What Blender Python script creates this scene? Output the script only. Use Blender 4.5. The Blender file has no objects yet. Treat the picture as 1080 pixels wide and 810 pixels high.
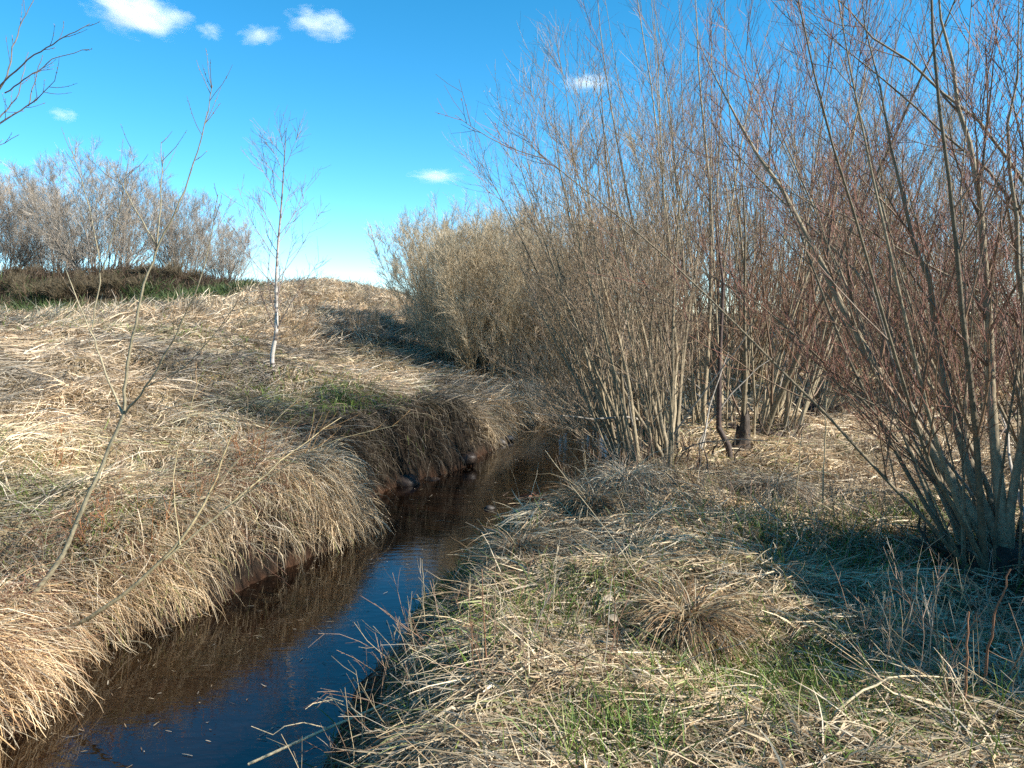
import bpy, math, numpy as np
C = bpy.context.scene
COL = C.collection
R = math.radians
# ------------------------------------------------------------------ camera, sky, sun, exposure
F_PX, CX, CY, HORIZON = 831.0, 540.0, 405.0, 330.0
PITCH = math.atan((CY - HORIZON) / F_PX)
CAM = np.array([0.0, 0.0, 2.5])
cam = bpy.data.cameras.new('camera')
cam.sensor_fit = 'HORIZONTAL'; cam.angle_x = 2 * math.atan(CX / F_PX)
cam.clip_start = 0.05; cam.clip_end = 6000
camo = bpy.data.objects.new('camera', cam); COL.objects.link(camo)
camo.location = CAM; camo.rotation_euler = (math.pi / 2 - PITCH, 0, 0)
C.camera = camo
SUN_EL, SUN_AZ = R(34), R(107)                    # azimuth clockwise from +Y: the sun stands to the right of the view
w = bpy.data.worlds.new('World'); C.world = w; w.use_nodes = True
nt = w.node_tree; nt.nodes.clear()
sky = nt.nodes.new('ShaderNodeTexSky'); sky.sky_type = 'NISHITA'; sky.sun_disc = False
sky.sun_elevation = SUN_EL; sky.sun_rotation = SUN_AZ
sky.altitude = 3900; sky.air_density = 1.0; sky.dust_density = 0.05; sky.ozone_density = 1.5
hs = nt.nodes.new('ShaderNodeHueSaturation'); hs.inputs['Saturation'].default_value = 1.36; hs.inputs['Hue'].default_value = 0.483
bg = nt.nodes.new('ShaderNodeBackground'); bg.inputs['Strength'].default_value = 0.12
wo = nt.nodes.new('ShaderNodeOutputWorld')
nt.links.new(sky.outputs[0], hs.inputs['Color']); nt.links.new(hs.outputs[0], bg.inputs['Color']); nt.links.new(bg.outputs[0], wo.inputs[0])
sl = bpy.data.lights.new('sun', 'SUN'); sl.energy = 5.0; sl.angle = R(0.5); sl.color = (1, 0.95, 0.87)
so = bpy.data.objects.new('sun', sl); COL.objects.link(so)
so.rotation_euler = (math.pi / 2 - SUN_EL, 0, math.pi - SUN_AZ)
C.view_settings.view_transform = 'Standard'; C.view_settings.look = 'None'
C.view_settings.gamma = 1; C.view_settings.exposure = 1.27; C.view_settings.use_curve_mapping = False
C.cycles.max_bounces = 6; C.cycles.diffuse_bounces = 3; C.cycles.glossy_bounces = 2; C.cycles.transmission_bounces = 3
C.cycles.transparent_max_bounces = 8; C.cycles.volume_bounces = 3
C.cycles.use_denoising = False

# ------------------------------------------------------------------ numpy helpers
rng = np.random.default_rng(7)
def hash2(ix, iy, s):
    h = (ix.astype(np.int64) * 374761393 + iy.astype(np.int64) * 668265263 + s * 974711) & 0x7fffffff
    h = ((h ^ (h >> 13)) * 1274126177) & 0x7fffffff
    return ((h ^ (h >> 16)) & 0xffff) / 65535.0
def noise(x, y, sc, s=0):
    x = np.asarray(x, float) / sc; y = np.asarray(y, float) / sc
    ix = np.floor(x); iy = np.floor(y); fx = x - ix; fy = y - iy
    fx = fx * fx * (3 - 2 * fx); fy = fy * fy * (3 - 2 * fy)
    a = hash2(ix, iy, s); b = hash2(ix + 1, iy, s); c = hash2(ix, iy + 1, s); d = hash2(ix + 1, iy + 1, s)
    return (a * (1 - fx) + b * fx) * (1 - fy) + (c * (1 - fx) + d * fx) * fy     # 0..1
def voro(x, y, sc, s=0):
    x = np.asarray(x, float) / sc; y = np.asarray(y, float) / sc; ix = np.floor(x); iy = np.floor(y)
    best = np.full(x.shape, 9.0); bx = np.zeros_like(x); by = np.zeros_like(x); hid = np.zeros_like(x); hid2 = np.zeros_like(x)
    for i in (-1, 0, 1):
        for j in (-1, 0, 1):
            qx = ix + i + hash2(ix + i, iy + j, s); qy = iy + j + hash2(ix + i, iy + j, s + 1); d = (qx - x) ** 2 + (qy - y) ** 2
            m = d < best; best = np.where(m, d, best); bx = np.where(m, qx - x, bx); by = np.where(m, qy - y, by)
            hid = np.where(m, hash2(ix + i, iy + j, s + 2), hid); hid2 = np.where(m, hash2(ix + i, iy + j, s + 3), hid2)
    return hid, hid2, np.sqrt(best), np.arctan2(-by, -bx)
def sst(a, b, x):
    t = np.clip((x - a) / (b - a), 0, 1); return t * t * (3 - 2 * t)
def unit(v): return v / np.maximum(np.linalg.norm(v, axis=-1, keepdims=True), 1e-9)

# ------------------------------------------------------------------ the stream's two shores (metres), read off the photograph
LS = np.array([(-9.0, -14), (-5.0, -6), (-3.2, 0), (-2.45, 4.4), (-2.52, 5.6), (-2.35, 6.4), (-1.95, 7.3), (-1.35, 8.2), (-1.15, 9.0), (-1.5, 9.6),
               (-1.35, 10.4), (-0.62, 12.2), (-0.1, 13.6), (0.42, 15.4), (1.3, 18.4), (3.2, 21.5), (8, 25), (20, 29), (60, 36)], float)
RS = np.array([(-6.8, -14), (-3.6, -6), (-1.7, 0), (-1.02, 4.4), (-1.08, 5.6), (-1.0, 6.7), (-0.42, 7.6), (0.02, 9.0), (0.68, 11.2),
               (1.25, 13.6), (2.3, 16.6), (4.4, 19.4), (9, 22.4), (21, 26.2), (60, 32)], float)
def dense(P, step=0.12):
    t = np.concatenate([[0], np.cumsum(np.hypot(*np.diff(P, axis=0).T))])
    q = np.arange(0, t[-1], step)
    D = np.stack([np.interp(q, t, P[:, 0]), np.interp(q, t, P[:, 1])], 1)
    k = np.hanning(9); k /= k.sum()
    for _ in range(2):
        D[4:-4] = np.stack([np.convolve(D[:, i], k, 'valid') for i in (0, 1)], 1)
    D[:, 0] += (noise(D[:, 1], D[:, 0] * 0 + len(P), 0.8, 3) - .5) * 0.34 * (D[:, 1] < 22) * (D[:, 1] > 2)
    return D
LS[:, 0] -= np.interp(LS[:, 1], [0, 5.6, 6.6, 7.4, 8.2, 10.4, 12.2, 13.6, 15, 19, 21], [.62, .58, .26, .26, .58, .58, .42, .4, .7, .7, .24])
RS[:, 0] += np.interp(RS[:, 1], [0, 5.6, 6.7, 7.6, 11.2, 13.6, 16.6, 19.4], [.06, .08, .35, .78, .8, .65, .45, .2])
LSd, RSd = dense(LS), dense(RS)
def xl(y): return np.interp(y, LSd[:, 1], LSd[:, 0])
def xr(y): return np.interp(y, RSd[:, 1], RSd[:, 0])
def pdist(x, y, P):
    P = P[::2]
    out = np.empty(x.shape); xf, yf, of = x.ravel(), y.ravel(), out.ravel()
    for i in range(0, xf.size, 20000):
        of[i:i + 20000] = np.sqrt(((xf[i:i + 20000, None] - P[None, :, 0]) ** 2 + (yf[i:i + 20000, None] - P[None, :, 1]) ** 2).min(1))
    return of.reshape(x.shape)
def H_exact(x, y):
    x = np.asarray(x, float); y = np.asarray(y, float)
    dl = pdist(x, y, LSd); dr = pdist(x, y, RSd)
    left = x < xl(y); right = x > xr(y)
    # left bank: a steep edge, a long slope, a plateau with a far mound and an earth bank
    edge = (0.74 + 0.16 * noise(x, y, 1.7, 5) + .22 * sst(9.2, 10, y) * sst(14, 12.5, y)) * (0.55 + 0.45 * sst(5.0, 7.2, y)) * (1 - .45 * sst(13.0, 16, y))
    top = 2.2 - 0.95 * sst(-5.5, 0.5, x) * sst(15, 19, y)
    zl = edge * sst(-0.02, 0.42, dl) + np.clip(dl - 0.3, 0, None) * 0.25
    zl = np.where(zl > top - 0.35, top - 0.35 + 0.35 * (1 - np.exp(-(zl - top + 0.35) / 0.35)), zl)
    und = np.abs(noise(x, y, 1.15, 1) - .5) * 0.55 - .14 + (noise(x, y, 0.45, 2) - .5) * 0.17 + (noise(x, y, 3.1, 11) - .5) * 0.3
    zl = zl + und * sst(0.25, 1.2, dl)
    zl = zl + 1.75 * np.exp(-(((x + 9.6) / 5.6) ** 2 + ((y - 40) / 11) ** 2))
    zl = zl - 0.75 * np.exp(-(((x + 5.4) / 1.7) ** 2 + ((y - 24.6) / 1.3) ** 2))
    zl = zl + 2.1 * sst(33, 37.5, y - 0.12 * (x + 16)) * sst(-11.0, -19.0, x) * (1 - sst(55, 70, y))
    # right bank
    zr = 0.2 * sst(-0.03, 0.25, dr) + 0.7 * sst(0.1, 1.05, dr) + 0.006 * np.clip(dr, 0, 25)
    zr = zr + ((noise(x, y, 1.2, 21) - .5) * 0.3 + (noise(x, y, 0.5, 22) - .5) * 0.16) * sst(0.3, 1.3, dr)
    bed = -0.3 * sst(0, 0.35, np.minimum(dl, dr)) - 0.03
    return np.where(left, zl, np.where(right, zr, bed))
GX0, GX1, GY0, GY1, GS = -18.0, 14.0, 0.0, 30.0, 0.06
gx = np.arange(GX0, GX1 + GS, GS); gy = np.arange(GY0, GY1 + GS, GS)
GH = H_exact(*np.meshgrid(gx, gy))
def H(x, y):
    x = np.asarray(x, float); y = np.asarray(y, float)
    ins = (x > GX0) & (x < GX1) & (y > GY0) & (y < GY1)
    fx = np.clip((x - GX0) / GS, 0, len(gx) - 1.001); fy = np.clip((y - GY0) / GS, 0, len(gy) - 1.001)
    ix = fx.astype(int); iy = fy.astype(int); fx = fx - ix; fy = fy - iy
    z = (GH[iy, ix] * (1 - fx) + GH[iy, ix + 1] * fx) * (1 - fy) + (GH[iy + 1, ix] * (1 - fx) + GH[iy + 1, ix + 1] * fx) * fy
    if not np.all(ins):
        z = np.array(z); o = ~ins; z[o] = H_exact(x[o], y[o])
    return z
def ray(px, py):
    d = np.array([(px - CX) / F_PX, math.cos(PITCH) + (CY - py) / F_PX * math.sin(PITCH), -math.sin(PITCH) + (CY - py) / F_PX * math.cos(PITCH)])
    return d
def at(px, py, Y):                                # the point seen at a pixel, Y metres ahead
    d = ray(px, py); return CAM + d * (Y / d[1])
def ground(px, py):
    d = ray(px, py); t = np.arange(2, 60, 0.04); p = CAM + d * t[:, None]
    below = np.nonzero(p[:, 2] < H(p[:, 0], p[:, 1]))[0]
    return p[below[0]] if len(below) else p[-1]
def gat(px, Y):                                   # the ground below a pixel column, Y metres ahead
    x = (px - CX) / F_PX * Y; return np.array([x, Y, float(H(np.array([x]), np.array([Y]))[0])])

# ------------------------------------------------------------------ mesh helpers
def mesh_np(name, V, Q, col=None, smooth=False, mat=None):
    V = np.asarray(V, np.float32).reshape(-1, 3); Q = np.asarray(Q, np.int32)
    me = bpy.data.meshes.new(name); n = Q.shape[1]
    me.vertices.add(len(V)); me.vertices.foreach_set('co', V.ravel())
    me.loops.add(Q.size); me.loops.foreach_set('vertex_index', Q.ravel())
    me.polygons.add(len(Q)); me.polygons.foreach_set('loop_start', np.arange(0, Q.size, n, dtype=np.int32))
    me.polygons.foreach_set('use_smooth', np.full(len(Q), smooth))
    if col is not None:
        a = me.color_attributes.new('Col', 'FLOAT_COLOR', 'POINT')
        c = np.ones((len(V), 4), np.float32); c[:, :3] = np.asarray(col, np.float32).reshape(-1, 3); a.data.foreach_set('color', c.ravel())
    me.update(calc_edges=True)
    if mat: me.materials.append(mat)
    return me
def link(name, me, parent=None, loc=(0, 0, 0)):
    o = bpy.data.objects.new(name, me); COL.objects.link(o); o.location = loc
    if parent: o.parent = parent
    return o
def tag(o, label=None, cat=None, group=None, kind=None):
    for k, v in (('label', label), ('category', cat), ('group', group), ('kind', kind)):
        if v: o[k] = v
    return o
def thing(name, loc, label, cat, group=None):
    return tag(link(name, None, None, loc), label, cat, group)
def copy_tree(o, parent=None):
    c = o.copy(); COL.objects.link(c); c.parent = parent
    for ch in list(o.children): copy_tree(ch, c)
    return c
class MB:                                         # collects quads with colours, then becomes ONE mesh
    def __init__(s): s.V, s.Q, s.K, s.n = [], [], [], 0
    def add(s, V, Q, K):
        V = V.reshape(-1, 3); s.V.append(V); s.Q.append(Q + s.n); s.K.append(np.broadcast_to(K, V.shape).astype(np.float32)); s.n += len(V)
    def tubes(s, P, Rd, sides, K):
        P = np.asarray(P, float); Rd = np.asarray(Rd, float)
        if P.ndim == 2: P = P[None]; Rd = Rd[None]
        N, k, _ = P.shape
        T = np.empty_like(P); T[:, 1:-1] = P[:, 2:] - P[:, :-2]; T[:, 0] = P[:, 1] - P[:, 0]; T[:, -1] = P[:, -1] - P[:, -2]
        T = unit(T); m = unit(P[:, -1] - P[:, 0])
        ref = np.where(np.abs(m[:, 2:3]) < 0.9, np.array([[0, 0, 1.0]]), np.array([[1.0, 0, 0]]))[:, None]
        A = unit(np.cross(T, ref)); B = np.cross(T, A)
        th = np.arange(sides) * 2 * math.pi / sides
        V = P[:, :, None] + Rd[:, :, None, None] * (A[:, :, None] * np.cos(th)[:, None] + B[:, :, None] * np.sin(th)[:, None])
        i = np.arange(N)[:, None, None] * k * sides; j = np.arange(k - 1)[None, :, None] * sides; a = np.arange(sides)[None, None]; b = (a + 1) % sides
        Q = np.stack([i + j + a, i + j + b, i + j + sides + b, i + j + sides + a], -1).reshape(-1, 4)
        K = np.asarray(K, float)
        if K.ndim == 1: K = np.broadcast_to(K, (N, k, 3))
        elif K.ndim == 2: K = np.broadcast_to(K[:, None], (N, k, 3))
        s.add(V, Q, np.broadcast_to(K[:, :, None], V.shape).reshape(-1, 3))
    def strips(s, P, W, K):                       # ribbons: P (N,k,3) spine, W (N,k,3) half-width vectors
        N, k, _ = P.shape
        V = np.stack([P - W, P + W], 2)
        i = np.arange(N)[:, None] * k * 2; j = np.arange(k - 1)[None] * 2
        Q = np.stack([i + j, i + j + 1, i + j + 3, i + j + 2], -1).reshape(-1, 4)
        K = np.asarray(K, float)
        if K.ndim == 2: K = np.broadcast_to(K[:, None], (N, k, 3))
        s.add(V, Q, np.broadcast_to(K[:, :, None], V.shape).reshape(-1, 3))
    def build(s, name, mat, parent=None, smooth=False, loc=(0, 0, 0), off=None):
        V = np.concatenate(s.V)
        if off is not None: V = V - np.asarray(off)
        return link(name, mesh_np(name, V, np.concatenate(s.Q), np.concatenate(s.K), smooth, mat), parent, loc)

# ------------------------------------------------------------------ materials
def mat_new(name):
    m = bpy.data.materials.new(name); m.use_nodes = True; t = m.node_tree; t.nodes.clear()
    return m, t, t.nodes.new('ShaderNodeOutputMaterial')
def node(t, typ, **kw):
    n = t.nodes.new(typ)
    for k, v in kw.items():
        if k in n.inputs: n.inputs[k].default_value = v
        else: setattr(n, k, v)
    return n
def attr_mat(name, rough=0.8, mottle=0.35, scale=30, trans=0.0, bump=0.0, spec=0.3):
    m, t, out = mat_new(name)
    a = node(t, 'ShaderNodeAttribute', attribute_name='Col')
    tc = node(t, 'ShaderNodeTexCoord'); nz = node(t, 'ShaderNodeTexNoise', Scale=scale, Detail=4.0)
    t.links.new(tc.outputs['Object'], nz.inputs['Vector'])
    mr = node(t, 'ShaderNodeMapRange'); mr.inputs['From Min'].default_value = 0.25; mr.inputs['From Max'].default_value = 0.75
    mr.inputs['To Min'].default_value = 1 - mottle; mr.inputs['To Max'].default_value = 1 + mottle
    t.links.new(nz.outputs['Fac'], mr.inputs['Value'])
    vm = node(t, 'ShaderNodeVectorMath', operation='SCALE'); t.links.new(a.outputs['Color'], vm.inputs[0]); t.links.new(mr.outputs[0], vm.inputs['Scale'])
    p = node(t, 'ShaderNodeBsdfPrincipled', Roughness=rough); p.inputs['Specular IOR Level'].default_value = spec
    t.links.new(vm.outputs[0], p.inputs['Base Color'])
    if bump:
        b = node(t, 'ShaderNodeBump', Strength=bump, Distance=0.01); t.links.new(nz.outputs['Fac'], b.inputs['Height']); t.links.new(b.outputs[0], p.inputs['Normal'])
    if trans:
        tr = node(t, 'ShaderNodeBsdfTranslucent'); t.links.new(vm.outputs[0], tr.inputs['Color'])
        mx = node(t, 'ShaderNodeMixShader', Fac=trans); t.links.new(p.outputs[0], mx.inputs[1]); t.links.new(tr.outputs[0], mx.inputs[2])
        t.links.new(mx.outputs[0], out.inputs[0])
    else: t.links.new(p.outputs[0], out.inputs[0])
    return m
M_BARK = attr_mat('bark', 0.75, 0.4, 25, bump=0.5)
M_TWIG = attr_mat('twig_bark', 0.6, 0.25, 12)
M_GRASS = attr_mat('grass_blade', 0.55, 0.2, 3, trans=0.22)
M_LEAF = attr_mat('dry_leaf', 0.6, 0.25, 20, trans=0.2)
M_WOOD = attr_mat('rotten_wood', 0.9, 0.5, 14, bump=0.9)
M_STONE = attr_mat('wet_stone', 0.5, 0.4, 14, bump=0.6)

def ground_mat():
    m, t, out = mat_new('ground_soil_and_thatch')
    g = node(t, 'ShaderNodeNewGeometry'); a = node(t, 'ShaderNodeAttribute', attribute_name='Col')
    n1 = node(t, 'ShaderNodeTexNoise', Scale=9.0, Detail=8.0, Roughness=0.65); t.links.new(g.outputs['Position'], n1.inputs['Vector'])
    mp = node(t, 'ShaderNodeMapping'); mp.inputs['Scale'].default_value = (9, 40, 20); mp.inputs['Rotation'].default_value = (0, 0, 0.4); t.links.new(g.outputs['Position'], mp.inputs[0])
    n2 = node(t, 'ShaderNodeTexNoise', Scale=1.0, Detail=5.0, Roughness=0.6); t.links.new(mp.outputs[0], n2.inputs['Vector'])
    mul = node(t, 'ShaderNodeMath', operation='MULTIPLY'); t.links.new(n1.outputs['Fac'], mul.inputs[0]); t.links.new(n2.outputs['Fac'], mul.inputs[1])
    mr = node(t, 'ShaderNodeMapRange'); mr.inputs['From Min'].default_value = 0.1; mr.inputs['From Max'].default_value = 0.42
    mr.inputs['To Min'].default_value = 0.35; mr.inputs['To Max'].default_value = 1.5; t.links.new(mul.outputs[0], mr.inputs[0])
    vm = node(t, 'ShaderNodeVectorMath', operation='SCALE'); t.links.new(a.outputs['Color'], vm.inputs[0]); t.links.new(mr.outputs[0], vm.inputs['Scale'])
    p = node(t, 'ShaderNodeBsdfPrincipled', Roughness=0.9); p.inputs['Specular IOR Level'].default_value = 0.15
    t.links.new(vm.outputs[0], p.inputs['Base Color'])
    b = node(t, 'ShaderNodeBump', Strength=0.9, Distance=0.05); t.links.new(mul.outputs[0], b.inputs['Height']); t.links.new(b.outputs[0], p.inputs['Normal'])
    t.links.new(p.outputs[0], out.inputs[0]); return m
def water_mat():
    m, t, out = mat_new('peaty_stream_water')
    g = node(t, 'ShaderNodeNewGeometry')
    mp = node(t, 'ShaderNodeMapping'); mp.inputs['Scale'].default_value = (3.5, 9, 1); mp.inputs['Rotation'].default_value = (0, 0, -0.25); t.links.new(g.outputs['Position'], mp.inputs[0])
    n1 = node(t, 'ShaderNodeTexNoise', Scale=1.3, Detail=3.0, Roughness=0.5); t.links.new(mp.outputs[0], n1.inputs['Vector'])
    n2 = node(t, 'ShaderNodeTexNoise', Scale=0.35, Detail=2.0); t.links.new(g.outputs['Position'], n2.inputs['Vector'])
    mul = node(t, 'ShaderNodeMath', operation='MULTIPLY'); t.links.new(n1.outputs['Fac'], mul.inputs[0]); t.links.new(n2.outputs['Fac'], mul.inputs[1])
    b = node(t, 'ShaderNodeBump', Strength=0.22, Distance=0.02); t.links.new(mul.outputs[0], b.inputs['Height'])
    gl = node(t, 'ShaderNodeBsdfGlossy', Roughness=0.015); gl.inputs['Color'].default_value = (1, 1, 1, 1); t.links.new(b.outputs[0], gl.inputs['Normal'])
    df = node(t, 'ShaderNodeBsdfDiffuse'); df.inputs['Color'].default_value = (0.016, 0.007, 0.003, 1)
    tr = node(t, 'ShaderNodeBsdfTransparent'); tr.inputs['Color'].default_value = (0.26, 0.10, 0.035, 1)
    m1 = node(t, 'ShaderNodeMixShader', Fac=0.6); t.links.new(df.outputs[0], m1.inputs[1]); t.links.new(tr.outputs[0], m1.inputs[2])
    fr = node(t, 'ShaderNodeFresnel', IOR=1.65); t.links.new(b.outputs[0], fr.inputs['Normal'])
    m2 = node(t, 'ShaderNodeMixShader'); t.links.new(fr.outputs[0], m2.inputs[0]); t.links.new(m1.outputs[0], m2.inputs[1]); t.links.new(gl.outputs[0], m2.inputs[2])
    t.links.new(m2.outputs[0], out.inputs[0]); return m

# ------------------------------------------------------------------ ground and water
def axis(lo, hi, step, far_lo, far_hi):
    a = list(np.arange(lo, hi, step)); s = step; v = hi; up = []
    while v < far_hi: up.append(v); s *= 1.13; v += s
    s = step; v = lo; dn = []
    while v > far_lo: s *= 1.13; v -= s; dn.append(v)
    return np.array(dn[::-1] + a + up)
ax = axis(-8, 7, 0.07, -1800, 1800); ay = axis(1.5, 24, 0.08, -300, 2500)
X, Y = np.meshgrid(ax, ay); Z = H_exact(X, Y)
Z = Z - 0.0
DLg, DRg = pdist(X, Y, LSd), pdist(X, Y, RSd)
onL = X < xl(Y); onR = X > xr(Y)
straw = np.array([0.27, 0.205, 0.115]); soil = np.array([0.022, 0.0155, 0.0105]); bed = np.array([0.05, 0.022, 0.01]); green = np.array([0.07, 0.10, 0.025])
pt = noise(X, Y, 2.3, 31) * 0.6 + noise(X, Y, 0.6, 32) * 0.4
K = straw * (0.55 + 0.7 * pt[..., None])
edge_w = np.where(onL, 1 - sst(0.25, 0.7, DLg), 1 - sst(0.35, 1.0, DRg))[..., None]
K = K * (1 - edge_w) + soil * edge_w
earth_shade = (sst(9.2, 9.8, Y) * sst(16, 14.5, Y) * sst(1.8, .6, DLg) * onL * (.55 + .45 * noise(X, Y, .5, 77)))[..., None]; K = K * (1 - earth_shade) + earth_shade * np.array([.024, .017, .011])  # dark eroded earth, its colour also carrying the willow shade on the slope
K = np.where((onL | onR)[..., None], K, bed)
shade_dm = np.exp(-((X - 3.2) / 1.5) ** 2 - ((Y - 4.5) / 1.3) ** 2)[..., None]; K = K * (1 - shade_dm) + shade_dm * np.array([.035, .036, .02])  # shade on the right bank put into the ground colour
mound = (sst(33, 35, Y) * sst(-10, -13, X) * (1 - sst(70, 90, Y)))[..., None] * onL[..., None]
K = K * (1 - mound) + mound * np.array([0.05, 0.037, 0.024])
gg = (np.exp(-((X + 17) / 5) ** 2 - ((Y - 32.5) / 1.6) ** 2) * (0.5 + 0.5 * noise(X, Y, 2, 35)))[..., None]
K = K * (1 - gg) + gg * green
fr_ = (sst(14, 24, Y) * onR)[..., None] * 0.45
K = K * (1 - fr_) + fr_ * np.array([0.17, 0.17, 0.06])
ny, nx = X.shape
idx = np.arange(ny * nx).reshape(ny, nx)
Q = np.stack([idx[:-1, :-1], idx[:-1, 1:], idx[1:, 1:], idx[1:, :-1]], -1).reshape(-1, 4)
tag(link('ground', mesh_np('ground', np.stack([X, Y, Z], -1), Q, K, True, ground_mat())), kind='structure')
yy = np.concatenate([np.arange(-13, 34, 0.25)])
a0, a1 = xl(yy) - 0.35, xr(yy) + 0.35
nxw = 9
WX = a0[:, None] + (a1 - a0)[:, None] * np.linspace(0, 1, nxw); WY = np.repeat(yy[:, None], nxw, 1)
iw = np.arange(len(yy) * nxw).reshape(len(yy), nxw)
Qw = np.stack([iw[:-1, :-1], iw[:-1, 1:], iw[1:, 1:], iw[1:, :-1]], -1).reshape(-1, 4)
tag(link('water', mesh_np('water', np.stack([WX, WY, WX * 0], -1), Qw, None, True, water_mat())), kind='structure')

# ------------------------------------------------------------------ grass
def blades(mb, x, y, L, th, e0, bend, wid, K, k=4, roll=0.9, z0=0.0, curl=0.5, clamp=True, lay=0.05, tipk=1.15, kink=0.0):
    n = len(x); P = np.empty((n, k, 3)); P[:, 0, 0] = x; P[:, 0, 1] = y; P[:, 0, 2] = H(x, y) + z0
    kk_i = rng.integers(1, k, n); kk_a = rng.normal(0, 1, n) * kink * (rng.random(n) < .45); kk_e = rng.normal(-.15, .5, n) * kink * (rng.random(n) < .45)
    cu = rng.normal(0, curl, n); seg = L / (k - 1)
    floor_ = rng.random(n) * lay + 0.004
    for i in range(1, k):
        t = (i - 0.5) / (k - 1); e = e0 - bend * t; a = th + cu * t
        if kink: a = a + kk_a * (i > kk_i); e = e + kk_e * (i > kk_i)
        P[:, i, 0] = P[:, i - 1, 0] + seg * np.cos(e) * np.cos(a); P[:, i, 1] = P[:, i - 1, 1] + seg * np.cos(e) * np.sin(a)
        P[:, i, 2] = P[:, i - 1, 2] + seg * np.sin(e)
        if clamp: P[:, i, 2] = np.maximum(P[:, i, 2], np.maximum(H(P[:, i, 0], P[:, i, 1]), -0.02) + floor_)
    T = np.empty_like(P); T[:, 1:-1] = P[:, 2:] - P[:, :-2]; T[:, 0] = P[:, 1] - P[:, 0]; T[:, -1] = P[:, -1] - P[:, -2]
    T = unit(T); sx = unit(np.cross(T, np.array([0.02, 0.01, 1.0]))); nn = np.cross(sx, T)
    ro = rng.normal(0, roll, n)[:, None, None]
    taper = np.array([0.8, 1.0, 0.8, 0.55, 0.35, 0.25])[:k].copy(); taper[-1] = 0.18
    W = (sx * np.cos(ro) + nn * np.sin(ro)) * (wid[:, None] * taper)[..., None] * 0.5
    f = np.linspace(0.85, tipk, k)[None, :, None]
    mb.strips(P, W, K[:, None] * f)
def scatter(n, d0, d1, alpha, half=40):
    u = rng.random(n); e = 2 - alpha
    D = (d0 ** e + u * (d1 ** e - d0 ** e)) ** (1 / e)
    a = R(90) + rng.uniform(-R(half), R(half), n)
    return D * np.cos(a), D * np.sin(a), D
STRAW = np.array([(0.66, 0.535, 0.36), (0.56, 0.43, 0.27), (0.50, 0.43, 0.33), (0.37, 0.27, 0.165), (0.21, 0.14, 0.085), (0.72, 0.62, 0.46)])
def straw_cols(n, probs, x=None, y=None, green=0.0):
    c = STRAW[rng.choice(len(STRAW), n, p=np.array(probs) / np.sum(probs))] * rng.uniform(0.8, 1.15, (n, 1))
    if x is not None:
        q = noise(x, y, 1.5, 41) * 0.6 + noise(x, y, 0.5, 42) * 0.4
        c = c * (0.62 + 0.62 * q)[:, None]
        g = (noise(x, y, 1.9, 43) > 0.62) & (rng.random(n) < green)
        c[g] = c[g] * 0.35 + np.array([0.10, 0.15, 0.03]) * rng.uniform(0.7, 1.2, (g.sum(), 1))
    return c
# left bank: long lodged straw combed downhill towards the stream
PEACH = np.array([1.04, 1.0, .98]); GREY = np.array([.70, .74, .80])
def left_grass():
    mb = MB(); x, y, D = scatter(490000, 3.6, 52, 1.12)
    dl = pdist(x, y, LSd); ok = (x < xl(y)) & (dl > 0.2) & (x > -24) & (D < 48); x, y, D, dl = x[ok], y[ok], D[ok], dl[ok]; n = len(x)
    h1, h2, dc, ra = voro(x + (noise(x, y, .4, 1) - .5) * .3, y + (noise(x, y, .4, 2) - .5) * .3, 0.55, 5)
    ero = (sst(9.2, 9.8, y) * sst(16, 14.5, y) * sst(1.7, .7, dl)) > rng.random(n) * 1.6  # blades thinned to show the earth darkened for the willow shade
    x, y, D, dl, h1, h2, dc, ra = (q[~ero] for q in (x, y, D, dl, h1, h2, dc, ra)); n = len(x)
    old = sst(.5, .68, noise(x, y, 1.5, 54)) * sst(.35, 1.2, dl)                      # patches of old grey thatch
    up = sst(0.45, 0.8, noise(x, y, 1.3, 51)) * 0.35 + sst(15, 24, D) * 0.7
    th = R(-28) + (noise(x, y, 2.2, 52) - .5) * 1.6 + (h1 - .5) * 1.3 + rng.normal(0, 0.42, n)
    frag = rng.random(n) < .3; stray = frag | (rng.random(n) < .12); th[stray] += rng.normal(0, 1.3, stray.sum())
    L = rng.uniform(0.22, 0.6, n) * (1 + 0.1 * sst(10, 25, D)) * (.75 + .5 * h2) * np.where(frag, .4, 1)
    e0 = rng.uniform(-0.05, 0.38, n) + up * rng.uniform(0.1, 0.9, n) + (h2 > .8) * rng.uniform(0, .5, n); be = rng.uniform(0.3, 1.1, n)
    wd = rng.uniform(0.003, 0.0075, n) * np.clip(D / 5.5, 1, 5) ** 0.85
    K = straw_cols(n, [4, 3, 2.2, 1.8, 1.0, 2.6], x, y, 0.03) * (.72 + .55 * h2)[:, None] * PEACH
    K = K * (1 - old[:, None]) + K * GREY * .72 * old[:, None]
    bare = (sst(9.3, 9.9, y) * sst(16.5, 14, y) * sst(1.5, .7, dl))[:, None]; K = K * (1 - .65 * bare)  # bare earth tone, with willow shade also darkened into the blade colours
    fg = (sst(.58, .75, noise(x, y, 1.7, 55)) * sst(12, 3.5, np.abs(x + 9)) > rng.random(n) * 2.6); K[fg] = K[fg] * .7 + np.array([.06, .08, .025])
    mo = sst(33.2, 34.6, y - .12 * (x + 16)) * sst(-10.5, -12.5, x); up_ = rng.random(n) * mo; e0 = e0 + up_; K = K * (1 - mo[:, None]) + mo[:, None] * np.array([.10, .07, .045]) * rng.uniform(.5, 1.7, (n, 1))
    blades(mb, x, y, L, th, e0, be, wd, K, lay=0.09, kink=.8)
    tag(mb.build('dry_grass', M_GRASS), kind='stuff')
left_grass()
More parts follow.
